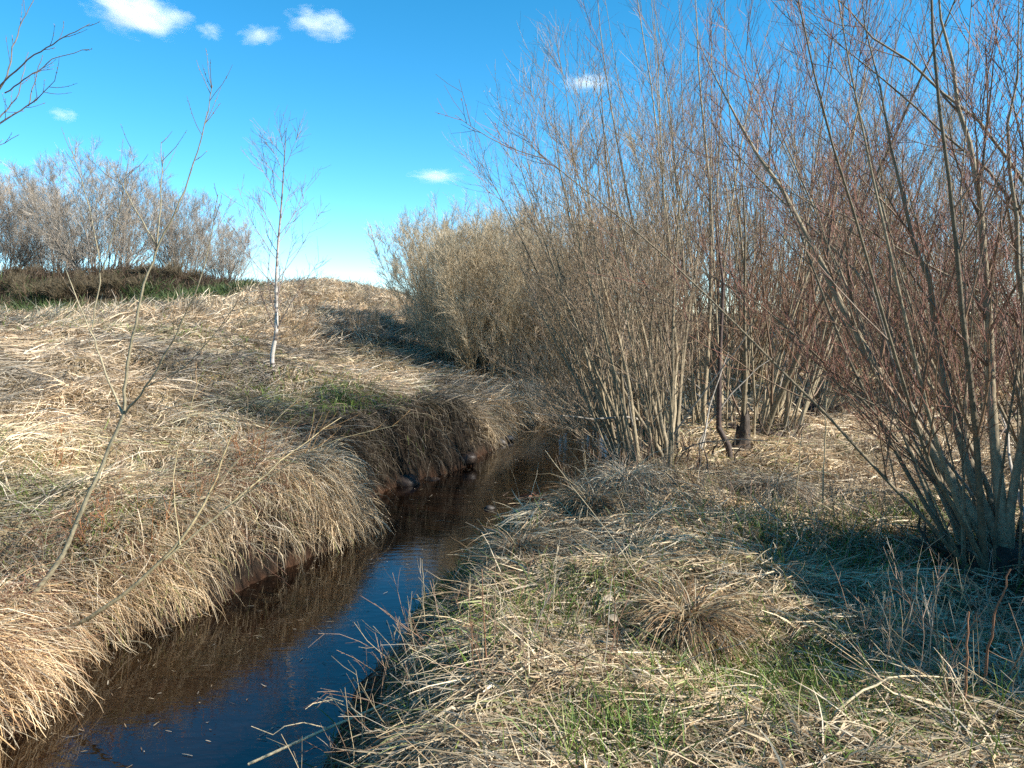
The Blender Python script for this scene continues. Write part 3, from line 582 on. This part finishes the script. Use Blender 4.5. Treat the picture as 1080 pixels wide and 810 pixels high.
traced('willow_sapling', 'slim olive-barked sapling rising above the field at the near left bank', 'sapling', b1,
       [([b1, at(60, 600, Y1), at(95, 520, Y1), at(130, 438, Y1)], .021, .011),
        ([at(130, 438, Y1), at(112, 395, Y1 + .1), at(96, 350, Y1 + .2), at(68, 280, Y1 + .3)], .009, .003),
        ([at(130, 438, Y1), at(134, 380, Y1 - .05), at(150, 310, Y1 - .1), at(165, 260, Y1 - .1), at(190, 215, Y1 - .15), at(212, 150, Y1 - .2), at(224, 90, Y1 - .25)], .011, .002),
        ([at(165, 260, Y1 - .1), at(170, 205, Y1), at(170, 150, Y1 + .1)], .006, .002), ([at(165, 260, Y1 - .1), at(140, 215, Y1 + .1), at(112, 165, Y1 + .2)], .006, .002),
        ([at(132, 436, Y1), at(158, 405, Y1 - .15), at(190, 345, Y1 - .25), at(215, 290, Y1 - .3), at(230, 205, Y1 - .35)], .008, .002),
        ([at(96, 350, Y1 + .2), at(108, 285, Y1 + .2), at(90, 200, Y1 + .3), at(72, 145, Y1 + .3)], .005, .0018), ([at(155, 408, Y1 - .15), at(200, 385, Y1 - .3), at(250, 320, Y1 - .5)], .004, .0016),
        ([at(108, 285, Y1 + .2), at(128, 215, Y1 + .15), at(138, 155, Y1 + .1)], .004, .0016)], OLIVE, 7, .28, np.array([.12, .09, .06]))
b2 = at(34, 700, 5.2); b2[2] = float(H(np.array([b2[0]]), np.array([b2[1]]))[0]) - .03
traced('leaning_sapling', 'yellowish sapling leaning low to the right over the near left bank', 'sapling', b2,
       [([b2, at(105, 650, 5.1), at(190, 575, 5.1), at(225, 515, 5.2), at(250, 440, 5.3)], .017, .004), ([at(175, 590, 5.1), at(240, 535, 5.1), at(310, 475, 5.3), at(360, 440, 5.6)], .008, .002),
        ([at(220, 520, 5.2), at(265, 470, 5.2), at(330, 405, 5.3)], .005, .0018), ([at(190, 575, 5.1), at(180, 500, 5.3), at(210, 400, 5.5)], .005, .0018), ([at(240, 535, 5.1), at(330, 470, 5.0), at(420, 448, 5.0)], .004, .0016)],
       np.array([.36, .28, .15]), 6, .3, np.array([.26, .15, .06]))
bt = np.array([-5.0, 6.1, 0.0]); bt[2] = float(H(bt[:1], bt[1:2])[0]) - .1
traced('bare_tree', 'grey bare tree left of the picture whose branches reach into the top left corner', 'tree', bt,
       [([bt, at(-140, 480, 6.1), at(-120, 330, 6.0), at(-105, 180, 5.9)], .045, .015), ([at(-120, 330, 6), at(-60, 190, 5.9), at(0, 130, 5.8), at(30, 112, 5.8), at(58, 85, 5.7)], .011, .002),
        ([at(-105, 180, 5.9), at(-40, 130, 5.9), at(5, 92, 5.8), at(12, 60, 5.8), at(22, 25, 5.8), at(38, -5, 5.8)], .009, .002), ([at(-60, 190, 5.9), at(0, 125, 5.9), at(20, 100, 5.9), at(30, 55, 5.9)], .007, .002),
        ([at(-40, 130, 5.9), at(10, 80, 5.7), at(40, 55, 5.6), at(70, 38, 5.5), at(95, 25, 5.5)], .007, .002), ([at(5, 98, 5.8), at(30, 82, 5.7), at(55, 62, 5.7), at(94, 52, 5.7)], .005, .002), ([at(30, 112, 5.8), at(38, 80, 5.8), at(45, 58, 5.8)], .004, .002),
        ([at(-105, 180, 5.9), at(-60, 60, 5.8), at(-10, -60, 5.7)], .014, .004), ([at(-60, 190, 5.9), at(-20, 165, 5.8), at(20, 142, 5.8)], .005, .002)], np.array([.2, .17, .14]), 4, .22, np.array([.1, .08, .07]))
# reddish shoots on the near left bank
RS_LAB = 'thin reddish-brown willow shoots sprouting from the matted near left bank'
for q, (px, py, hh, lab) in enumerate(((100, 585, .6, 'reddish shoots between the slim sapling and the water, nearest the sapling trunk'), (150, 590, .75, 'orange-brown shoots beside the green leafy patch on the near bank'), (212, 545, .7, 'reddish shoots at the crest behind the leaning sapling'), (265, 500, .7, 'thin bare shoots on the bank bulge right of the leaning sapling'), (60, 500, .5, 'lone thin shoots on the matted slope at the far left'))):
    g = ground(px, py)
    willow('willow_shoot', g, lab, 'shoots', 6, hh, (0.05, .4), base=.1, r0=.004, nb=4, ntw=2, nfine=0, bl=.35, tl=.1, kb=np.array([.3, .13, .05]), kt=np.array([.3, .13, .05]), ks=np.array([.3, .14, .06]), bud=(3, BUDS_RED, .003, .012), t0=.3)

# unseen evergreen junipers added right of the border to shade the right bank
def juniper(loc, hgt, rad, label):
    root = thing('shade_juniper', loc, label, 'bush')
    mb = MB(); mb.tubes(np.array([[0, 0, -.1], [.03, 0, hgt * .4], [0, .04, hgt * .9]]), np.array([.09, .06, .02]), 8, np.array([.12, .08, .06])); mb.build('trunk', M_BARK, root, True)
    n = 420; p = np.stack([np.zeros(n), np.zeros(n), rng.uniform(.05, .9, n) * hgt], 1); a = rng.uniform(0, 6.28, n); e = rng.uniform(-.1, .9, n)
    d = np.stack([np.cos(a) * np.cos(e), np.sin(a) * np.cos(e), np.sin(e)], 1); L = rad * np.sqrt(np.clip(1 - (p[:, 2] / hgt) ** 2 * .8, .1, 1)) * rng.uniform(.75, 1.1, n)
    B, BD = grow(p, d, L, 6, up=.3, wob=.08); mb = MB(); mb.tubes(B, radii(np.full(n, .012), np.full(n, .003), 6), 4, np.array([.1, .065, .045])); mb.build('branches', M_TWIG, root)
    _, _, p2, d2 = side(B, BD, 90, .15, 1, .3, 1.2); m = len(p2); T, TD = grow(p2, d2, rng.uniform(.06, .16, m), 3, up=.2, wob=.2)
    wv = unit(np.cross(TD, unit(rng.normal(0, 1, (m, 1, 3))))) * np.array([.012, .014, .003])[None, :, None]
    mb = MB(); mb.strips(T, wv, np.array([.035, .06, .022]) * rng.uniform(.5, 1.4, (m, 1))); mb.build('crown', M_GRASS, root)
for (x, y, hh, rr, lab) in ((5.2, 3.8, 2.0, 1.25, 'unseen dense juniper added to shade the right bank, the taller one'), (5.1, 2.7, 2.05, 1.2, 'unseen lower juniper added to shade the right bank, nearer the camera')):
    juniper((x, y, float(H(np.array([x]), np.array([y]))[0])), hh, rr, lab)

# ------------------------------------------------------------------ small things
def tussock(px, py, hgt, rad, n, label, cols, lean=None):
    g = ground(px, py); root = thing('grass_tussock', g, label, 'tussock')
    mb = MB(); a = rng.uniform(0, 6.28, n); r = rad * .35 * np.sqrt(rng.random(n)); x = np.cos(a) * r; y = np.sin(a) * r
    th = a + rng.normal(0, .85, n); e = rng.uniform(.2, 1.4, n); be = rng.uniform(1.3, 3.0, n); L = hgt * rng.uniform(.7, 1.7, n) * np.where(rng.random(n) < .06, 1.4, 1)
    h1 = rng.normal(0, .5, 24)[(a * 3.8).astype(int) % 24]; th = th + h1; L = L * (1 + .25 * h1)
    P = np.empty((n, 5, 3)); P[:, 0] = np.stack([x, y, np.zeros(n) + hgt * .35 * (1 - (r / rad / .36) ** 2)], 1)
    for i in range(1, 5):
        t = (i - .5) / 4; ee = e - be * t; s = L / 4
        P[:, i] = P[:, i - 1] + np.stack([s * np.cos(ee) * np.cos(th), s * np.cos(ee) * np.sin(th), s * np.sin(ee)], 1)
        P[:, i, 2] = np.maximum(P[:, i, 2], H(P[:, i, 0] + g[0], P[:, i, 1] + g[1]) - g[2] + .01)
    T = unit(np.gradient(P, axis=1)); sx = unit(np.cross(T, np.array([.01, .02, 1]))); nn = np.cross(sx, T); ro = rng.normal(0, .9, n)[:, None, None]
    W = (sx * np.cos(ro) + nn * np.sin(ro)) * (rng.uniform(.0016, .003, n)[:, None] * np.array([.9, 1, .8, .6, .2]) * max(1, g[1] / 6))[..., None]
    mb.strips(P, W, cols[rng.integers(0, len(cols), n)] * rng.uniform(.7, 1.15, (n, 1))); mb.build('blades', M_GRASS, root)
    m2 = MB(); k = 7; m2.tubes(np.stack([np.zeros(k), np.zeros(k), np.linspace(-.05, hgt * .42, k)], 1), rad * .4 * np.sqrt(np.clip(1 - np.linspace(0, 1, k) ** 2, 0.0004, 1)), 12, np.array([.05, .035, .022])); m2.build('root_mound', M_WOOD, root, True)
DK = np.array([(0.30, 0.19, 0.10), (0.22, 0.13, 0.065), (0.42, 0.31, 0.17), (0.36, 0.3, 0.2)])
tussock(725, 672, .25, .36, 3000, 'large domed brown grass tussock in the middle of the right bank', DK)
tussock(625, 545, .3, .3, 1200, 'brown grass tussock overhanging the water on the right bank edge', DK)
tussock(548, 590, .2, .26, 800, 'flattened tussock at the shaded lip of the right bank', DK)
tussock(660, 520, .3, .3, 1200, 'pale tussock in front of the leaning grey-stemmed willow', STRAW)
tussock(815, 530, .34, .3, 1300, 'upright pale tussock in front of the dark stump', STRAW)
tussock(545, 420, .5, .5, 900, 'pale tuft standing on the far left bank corner', STRAW)
tussock(368, 362, .6, .8, 900, 'pale tufted grass above the dark hollow on the left bank', STRAW)

def stalk(px, py, top, r, label, kc, bend=None, name='dead_stalk', Yoff=0., side_n=0):
    g = ground(px, py); Yg = g[1] + Yoff; r = r * 1.45
    pts = [g - [0, 0, .03]] + [at(a, b, Yg + (c if len(q) > 2 else 0)) for q in top for (a, b, c) in [(q + (0,))[:3]]]
    pts = np.array(pts); k = 14; tt = np.linspace(0, 1, len(pts)); q = np.linspace(0, 1, k); c = np.stack([np.interp(q, tt, pts[:, j]) for j in range(3)], 1)
    c[1:-1] = (c[:-2] + c[1:-1] * 4 + c[2:]) / 6; c[1:-1] += rng.normal(0, .003, (k - 2, 3))
    mb = MB(); mb.tubes(c - g, np.linspace(r, r * .45, k), 6, kc * rng.uniform(.8, 1.15, (k, 1))[None])
    if side_n:
        _, _, p, d = side((c - g)[None], unit(np.gradient(c, axis=0))[None], side_n, .4, 1, .4, .9); T, _ = grow(p, d, rng.uniform(.05, .16, side_n), 4, up=.2, wob=.1); mb.tubes(T, np.repeat(np.array([[r * .4, r * .35, r * .3, r * .2]]), side_n, 0), 4, kc)
    o = mb.build(name, M_LEAF, None, True, loc=g); return tag(o, label, 'stalk')
PALE = np.array([.55, .44, .27]); BRN = np.array([.24, .12, .065])
stalk(1016, 765, [(1018, 720), (1022, 645)], .0045, 'short upright reddish-brown stalk standing alone in the right foreground', BRN * 1.3)
stalk(1001, 752, [(998, 720), (991, 690)], .004, 'pale broken stalk left of the reddish upright one', PALE * .8)
stalk(1034, 738, [(1042, 690), (1052, 640), (1066, 600)], .0045, 'tall thin brown stalk leaning right, by the right border', BRN)
stalk(852, 782, [(890, 740, .05), (945, 712, .15), (1025, 714, .3)], .0045, 'pale bent reed arched over the dark shade in the right foreground', PALE)
stalk(880, 748, [(950, 715, .2), (988, 692, .25)], .004, 'thinner pale reed crossing under the arched one', PALE * .8)
stalk(885, 735, [(900, 705, .1), (925, 690, .1), (975, 672, .2)], .0035, 'grey curved stem in the shade left of the arched reed', PALE * .6)
stalk(448, 690, [(447, 640), (445, 590)], .0035, 'thin upright stalk standing before the water on the right bank lip', PALE * .7)
stalk(513, 712, [(511, 660), (508, 600)], .003, 'thin reddish stalk on the lit straw left of the tussock', BRN * 1.2)
stalk(868, 545, [(869, 490), (872, 420)], .006, 'tall straight pale stalk in front of the fan-shaped willow', PALE)
stalk(838, 540, [(842, 500), (846, 455)], .005, 'second pale stalk left of the tall straight one', PALE * .8)
stalk(620, 515, [(617, 480), (613, 440)], .006, 'thin pale stem standing at the water edge under the leaning willow', PALE * .8)
stalk(596, 520, [(594, 470), (592, 425)], .005, 'thin grey stem rising from the bank lip before the far water', PALE * .6)
stalk(690, 605, [(760, 640, -.3), (830, 660, -.5)], .005, 'long pale stalk lying across the top of the domed tussock', PALE, Yoff=0)
stalk(700, 640, [(640, 560, .2), (575, 475, .5)], .0024, 'long pale stalk leaning left from the domed tussock towards the water', PALE * .8)
stalk(880, 600, [(780, 598, .1), (690, 594, .2), (600, 592, .3)], .005, 'long grey stem lying level across the middle of the right bank', PALE * .75)
# the long pale reed reaching out over the water
g = ground(560, 722)
def reed():
    p = np.array([at(600, 728, 4.05), at(540, 718, 4.0), at(468, 711, 3.95), at(400, 745, 3.85), at(330, 775, 3.8), at(262, 806, 3.75)]); p[0] = g + [0, 0, .01]
    q = np.linspace(0, 1, 24); tt = np.linspace(0, 1, 6); c = np.stack([np.interp(q, tt, p[:, j]) for j in range(3)], 1); c[1:-1] = (c[:-2] + c[1:-1] * 4 + c[2:]) / 6
    root = thing('fallen_reed', g, 'long pale reed stem reaching from the right bank out over the water', 'reed stem')
    m = MB(); m.tubes(c - g, np.linspace(.006, .0075, 24), 7, PALE * 1.15); m.build('stem', M_LEAF, root, True)
    for pts in ([at(345, 768, 3.8), at(320, 762, 3.75), at(300, 766, 3.7), at(288, 775, 3.7), at(265, 766, 3.7)], [at(380, 752, 3.85), at(350, 738, 3.8), at(330, 742, 3.75), at(322, 748, 3.7)], [at(362, 740, 3.8), at(345, 735, 3.8), at(335, 745, 3.8)]):
        pts = np.array(pts) - g; m = MB(); m.tubes(pts, np.linspace(.003, .0018, len(pts)), 5, PALE * 1.1); m.build('side_shoot', M_LEAF, root, True)
reed()
# bent twig arching over the water at the near left bank
stalk(105, 675, [(150, 675, -.05), (180, 700, -.1), (196, 745, -.15)], .0045, 'thin bare twig arching down from the near left bank into the water', PALE * .8, name='arching_twig')
stalk(95, 690, [(115, 720, -.05), (122, 775, -.1)], .005, 'pale broken stick hanging from the near left bank', PALE * .7, name='hanging_stick')
stalk(160, 640, [(185, 660, -.05), (205, 685, -.1)], .004, 'reddish twig drooping over the shaded water of the left bank', BRN, name='drooping_twig', side_n=6)
# dry leafy plant left of the domed tussock
def leafy():
    g = ground(684, 700); root = thing('withered_plant', g, 'withered plant with curled grey-brown leaves left of the domed tussock', 'plant')
    p = np.array([g, at(665, 675, g[1]), at(652, 655, g[1] - .02), at(646, 630, g[1])]) - g; m = MB(); m.tubes(p, np.array([.004, .0035, .003, .002]), 6, np.array([.3, .24, .16])); m.build('stem', M_LEAF, root, True)
    for (px, py, dx, dz, l) in ((650, 655, -.5, .8, .07), (648, 640, .1, 1, .08), (662, 660, .6, .7, .09), (655, 668, .8, .5, .08), (640, 686, -1, .05, .12), (646, 632, -.7, .6, .07), (660, 640, .4, .9, .07)):
        b = at(px, py, g[1]) - g; d = unit(np.array([dx, rng.uniform(-.5, .3), dz])); s = unit(np.cross(d, [0.2, 1, .3])); k = 6; t = np.linspace(0, 1, k)[:, None]
        sp = b + d * l * t + np.array([0, -.02, -.03]) * t ** 2; W = s * (.016 * np.sin(np.pi * (t * .9 + .06))) ; W2 = np.cross(d, s) * .008
        m = MB(); m.strips(sp[None], W[None] + W2, np.array([[.42, .34, .24]])); m.build('leaf', M_LEAF, root)
leafy()
# dry broad leaves in the foreground
def leaves():
    mb = MB(); n = 700; x = rng.uniform(-.3, 2.4, n); y = rng.uniform(2.3, 3.7, n) ; ok = x > xr(y) + .9; x, y = x[ok], y[ok]; n = len(x)
    K = straw_cols(n, [3, 3, 2, 1, .5, 3]); th = rng.uniform(0, 6.28, n)
    blades(mb, x, y, rng.uniform(.08, .2, n), th, rng.uniform(0, .6, n), rng.uniform(.6, 1.6, n), rng.uniform(.008, .017, n), K, k=6, curl=1.2, roll=.6, lay=.06)
    tag(mb.build('dry_leaves', M_LEAF), kind='stuff')
leaves()
# fine dead weed stems over the right bank
def weeds():
    mb = MB(); n = 2600; x, y, D = scatter(n * 2, 3.2, 13, 1.2, 36); dr = pdist(x, y, RSd); ok = (x > xr(y)) & (dr > .3) & (noise(x, y, 1.1, 91) > .45); x, y = x[ok], y[ok]; n = len(x); z = H(x, y)
    a = rng.uniform(0, 6.28, n); e = rng.uniform(.5, 1.5, n); d = np.stack([np.cos(a) * np.cos(e), np.sin(a) * np.cos(e), np.sin(e)], 1)
    L = rng.uniform(.15, .6, n); S, SD = grow(np.stack([x, y, z], 1), d, L, 5, up=-.2, wob=.1)
    kc = np.array([(.3, .2, .13), (.42, .33, .2), (.22, .12, .07), (.3, .26, .2)])[rng.integers(0, 4, n)]
    mb.tubes(S, np.repeat(np.linspace(.0024, .0011, 5)[None], n, 0), 4, kc); i, _, p, d2 = side(S, SD, 3, .4, 1, .4, .9); T, _ = grow(p, d2, rng.uniform(.04, .16, len(p)), 3, up=.1, wob=.1); mb.tubes(T, np.repeat(np.array([[.0013, .0011, .0008]]), len(p), 0), 3, kc[i])
    n = 1400; y = rng.uniform(3.8, 9.3, n); d_ = rng.uniform(.15, 1.0, n); x = xl(y) - d_; ok = (noise(x, y, .7, 93) > .42) | (y < 6.2); x, y = x[ok], y[ok]; n = len(x); z = H(x, y); a = rng.normal(-.2, 1.3, n); e = rng.uniform(.1, 1.3, n)
    S, SD = grow(np.stack([x, y, z], 1), np.stack([np.cos(a) * np.cos(e), np.sin(a) * np.cos(e), np.sin(e)], 1), rng.uniform(.2, .75, n), 7, up=-1.3, wob=.13); S[:, :, 2] = np.maximum(S[:, :, 2], -.03)
    kc = np.array([(.26, .13, .075), (.34, .23, .13), (.19, .095, .055), (.4, .33, .22)])[rng.integers(0, 4, n)]
    mb.tubes(S, np.repeat(np.linspace(.003, .0012, 7)[None], n, 0), 4, kc); i, _, p, d2 = side(S, SD, 3, .3, 1, .4, 1.0); T, _ = grow(p, d2, rng.uniform(.05, .2, len(p)), 3, up=-.2, wob=.1); mb.tubes(T, np.repeat(np.array([[.0015, .0012, .0008]]), len(p), 0), 3, kc[i])
    tag(mb.build('dead_weeds', M_LEAF, None), kind='stuff')
weeds()
# rotten stump and dark dead post under the willows
def stump(px, Yd, label, hgt, r):
    g = gat(px, Yd); root = thing('rotten_stump', g, label, 'stump'); k = 12; t = np.linspace(0, 1, k); s = 16; th = np.arange(s) * 2 * math.pi / s
    z = -.1 + t * (hgt + .1); rad = r * (1.6 - .8 * sst(0, .5, t) - .3 * t); V = np.empty((k, s, 3)); top = 1 + .45 * np.sin(th + 2.5) + rng.normal(0, .2, s)
    for j in range(k):
        rr = rad[j] * (1 + .18 * np.sin(th * 5 + j * .2) + rng.normal(0, .05, s)); V[j] = np.stack([np.cos(th) * rr, np.sin(th) * rr, z[j] * top], 1)
    a = np.arange(s); Q = np.concatenate([np.stack([j * s + a, j * s + (a + 1) % s, (j + 1) * s + (a + 1) % s, (j + 1) * s + a], 1) for j in range(k - 1)])
    mb = MB(); mb.add(V, Q, np.array([.055, .042, .032])); mb.build('bole', M_WOOD, root, True)
    c = V[-1].mean(0) - [0, 0, .12]; Vt = np.concatenate([V[-1], (V[-1] - c) * .25 + c]); Qt = np.stack([a, (a + 1) % s, s + (a + 1) % s, s + a], 1); m2 = MB(); m2.add(Vt, Qt, np.array([.05, .035, .025])); m2.build('broken_top', M_WOOD, root)
stump(785, 9.0, 'black rotten stump at the foot of the upright willow thicket', .3, .13)
g = gat(776, 8.4)
def post():
    p = np.array([g - [0, 0, .1], at(768, 470, 8.4), at(757, 450, 8.45)]); m = MB(); m.tubes(p - g, np.array([.04, .035, .03]), 8, np.array([.06, .042, .032]))
    p = np.array([at(758, 452, 8.45), at(759, 380, 8.5), at(763, 300, 8.6), at(752, 215, 8.7)]); m.tubes(p - g, np.array([.03, .022, .014, .004]), 8, np.array([.07, .045, .035])); tag(m.build('dead_tree', M_BARK, None, True, loc=g), 'dark crooked dead tree standing just left of the black stump', 'dead tree')
post()
# things in the water
def flotsam():
    mb = MB(); n = 1500; y = rng.uniform(3.5, 15, n); u = rng.random(n); side_ = rng.random(n) < .55; q = np.where(rng.random(n) < .8, u ** 2.2 * .5, u)
    a, b = xl(y), xr(y); x = np.where(side_, a + (b - a) * q, b - (b - a) * q); ok = rng.random(n) < .45; x, y = x[ok], y[ok]; n = len(x)
    th = rng.uniform(0, 6.28, n); l = rng.uniform(.015, .08, n); P = np.stack([np.stack([x + np.cos(th) * l * t, y + np.sin(th) * l * t, np.full(n, .004) + rng.random(n) * .004], 1) for t in (0, .5, 1)], 1)
    W = np.stack([-np.sin(th), np.cos(th), np.zeros(n)], 1)[:, None] * (rng.uniform(.001, .004, n)[:, None] * np.array([.7, 1, .4]))[..., None]
    mb.strips(P, W, straw_cols(n, [2, 2, 2, 2, 2, 1]) * .7); tag(mb.build('floating_straw', M_LEAF), kind='stuff')
flotsam()
def debris():
    g = at(560, 522, 10.3); g[2] = .01; root = thing('debris_raft', g, 'small raft of twigs and rusty leaves caught in the stream', 'debris')
    m = MB(); n = 26; a = rng.normal(0.15, .5, n); p = np.stack([rng.normal(-.1, .16, n), rng.normal(0, .07, n), rng.uniform(0, .05, n)], 1); d = np.stack([np.cos(a), np.sin(a), rng.uniform(-.1, .25, n)], 1)
    S, _ = grow(p, d, rng.uniform(.15, .4, n), 4, wob=.1); m.tubes(S, np.repeat(np.array([[.006, .005, .004, .003]]), n, 0), 4, np.array([.07, .045, .03])); m.build('twig_tangle', M_TWIG, root)
    m = MB(); n = 40; p = np.stack([rng.normal(.05, .08, n), rng.normal(0, .06, n), rng.uniform(.02, .09, n)], 1); d = unit(rng.normal(0, 1, (n, 3)) * [1, 1, .4]); s = unit(np.cross(d, rng.normal(0, 1, (n, 3)))); t = np.linspace(0, 1, 4)[None, :, None]
    m.strips(p[:, None] + d[:, None] * t * .08, s[:, None] * np.array([.006, .02, .017, .003])[None, :, None], np.array([[.2, .09, .05]]) * rng.uniform(.5, 1.2, (n, 1))); m.build('leaves', M_LEAF, root)
debris()
def rock(px, py, Yd, r, label, kc, zc=None, name='stone'):
    p = at(px, py, Yd)
    if zc is not None: p[2] = zc
    k, s = 9, 12; ph = np.linspace(0.05, math.pi - .05, k); th = np.arange(s) * 2 * math.pi / s; n_ = 1 + rng.normal(0, .1, (k, s))
    V = np.stack([np.sin(ph)[:, None] * np.cos(th) * r * 1.3 * n_, np.sin(ph)[:, None] * np.sin(th) * r * n_, np.cos(ph)[:, None] * r * .75 * n_], -1); a = np.arange(s)
    Q = np.concatenate([np.stack([j * s + a, (j + 1) * s + a, (j + 1) * s + (a + 1) % s, j * s + (a + 1) % s], 1) for j in range(k - 1)])
    m = MB(); m.add(V, Q, kc); tag(m.build(name, M_STONE, None, True, loc=p), label, 'stone')
rock(516, 533, 9.9, .05, 'small dark stone breaking the water surface mid-stream', np.array([.04, .035, .03]), .01)
rock(537, 468, 15.3, .07, 'pale stone at the foot of the far left bank corner', np.array([.2, .17, .14]), .05)
rock(528, 472, 14.9, .08, 'grey stone beside the pale one on the far left bank foot', np.array([.16, .14, .12]), .04)
# clumps of dark earth and roots exposed on the undercut left bank
def clod(px, py, r, label):
    rock(px, py, ground(px, py)[1], r, label, np.array([.03, .02, .014]), None, 'earth_clod')
for px, py, r, lab in ((425, 510, .2, 'dark earth clod under the undercut left bank, nearest the straw bulge'), (455, 512, .16, 'dark earth clod at the waterline in the undercut bank'), (492, 484, .14, 'dark wet earth clod farther along the undercut bank')): clod(px, py, r, lab)

# ------------------------------------------------------------------ clouds
def cloud_mat():
    m, t, out = mat_new('cloud_vapour'); tc = node(t, 'ShaderNodeTexCoord')
    ln = node(t, 'ShaderNodeVectorMath', operation='LENGTH'); t.links.new(tc.outputs['Object'], ln.inputs[0])
    oi = node(t, 'ShaderNodeObjectInfo'); ad = node(t, 'ShaderNodeVectorMath', operation='ADD'); t.links.new(tc.outputs['Object'], ad.inputs[0]); t.links.new(oi.outputs['Location'], ad.inputs[1])
    nz = node(t, 'ShaderNodeTexNoise', Scale=1.9, Detail=6.0, Roughness=.62); t.links.new(ad.outputs[0], nz.inputs['Vector'])
    m1 = node(t, 'ShaderNodeMath', operation='MULTIPLY_ADD'); m1.inputs[1].default_value = 2.6; m1.inputs[2].default_value = -.5; t.links.new(nz.outputs['Fac'], m1.inputs[0])
    sb = node(t, 'ShaderNodeMath', operation='SUBTRACT'); t.links.new(m1.outputs[0], sb.inputs[0]); t.links.new(ln.outputs['Value'], sb.inputs[1])
    mr = node(t, 'ShaderNodeMapRange'); mr.inputs['From Min'].default_value = .0; mr.inputs['From Max'].default_value = .7; mr.inputs['To Max'].default_value = .032; t.links.new(sb.outputs[0], mr.inputs[0])
    v = node(t, 'ShaderNodeVolumePrincipled'); v.inputs['Color'].default_value = (1, 1, 1, 1); t.links.new(mr.outputs[0], v.inputs['Density']); t.links.new(v.outputs[0], out.inputs['Volume']); return m
M_CLOUD = cloud_mat()
def cloud_mesh():
    k, s = 17, 28; ph = np.linspace(0.02, math.pi - .02, k); th = np.arange(s) * 2 * math.pi / s
    V = np.stack([np.sin(ph)[:, None] * np.cos(th), np.sin(ph)[:, None] * np.sin(th), np.cos(ph)[:, None] + th * 0], -1); a = np.arange(s)
    Q = np.concatenate([np.stack([j * s + a, (j + 1) * s + a, (j + 1) * s + (a + 1) % s, j * s + (a + 1) % s], 1) for j in range(k - 1)] )
    me = mesh_np('cloud', V.reshape(-1, 3), Q, None, True, M_CLOUD)
    import bmesh; bm = bmesh.new(); bm.from_mesh(me); bmesh.ops.holes_fill(bm, edges=bm.edges); bm.to_mesh(me); bm.free(); return me
CM = cloud_mesh()
for px, py, wpx, hpx, tilt, lab in ((145, 14, 62, 26, .2, 'largest white cloud at the top left of the sky'), (222, 33, 16, 10, .2, 'tiny cloud wisp right of the largest cloud'), (274, 37, 26, 11, -.1, 'small ragged cloud second from the right in the top row'), (337, 25, 40, 17, .15, 'oval cloud at the right end of the top row'),
                                    (620, 88, 32, 12, 0, 'cloud half hidden behind bare willow tops'), (460, 186, 32, 9, 0, 'flat oval cloud low above the rounded willows'), (67, 121, 18, 8, .15, 'small faint cloud above the far left willows')):
    p = at(px, py, 1000.); o = link('cloud', CM, None, p); f = 1000 / F_PX; o.scale = (wpx * f, wpx * f * .6, hpx * f); o.rotation_euler = (0, tilt, 0); tag(o, lab, 'cloud')
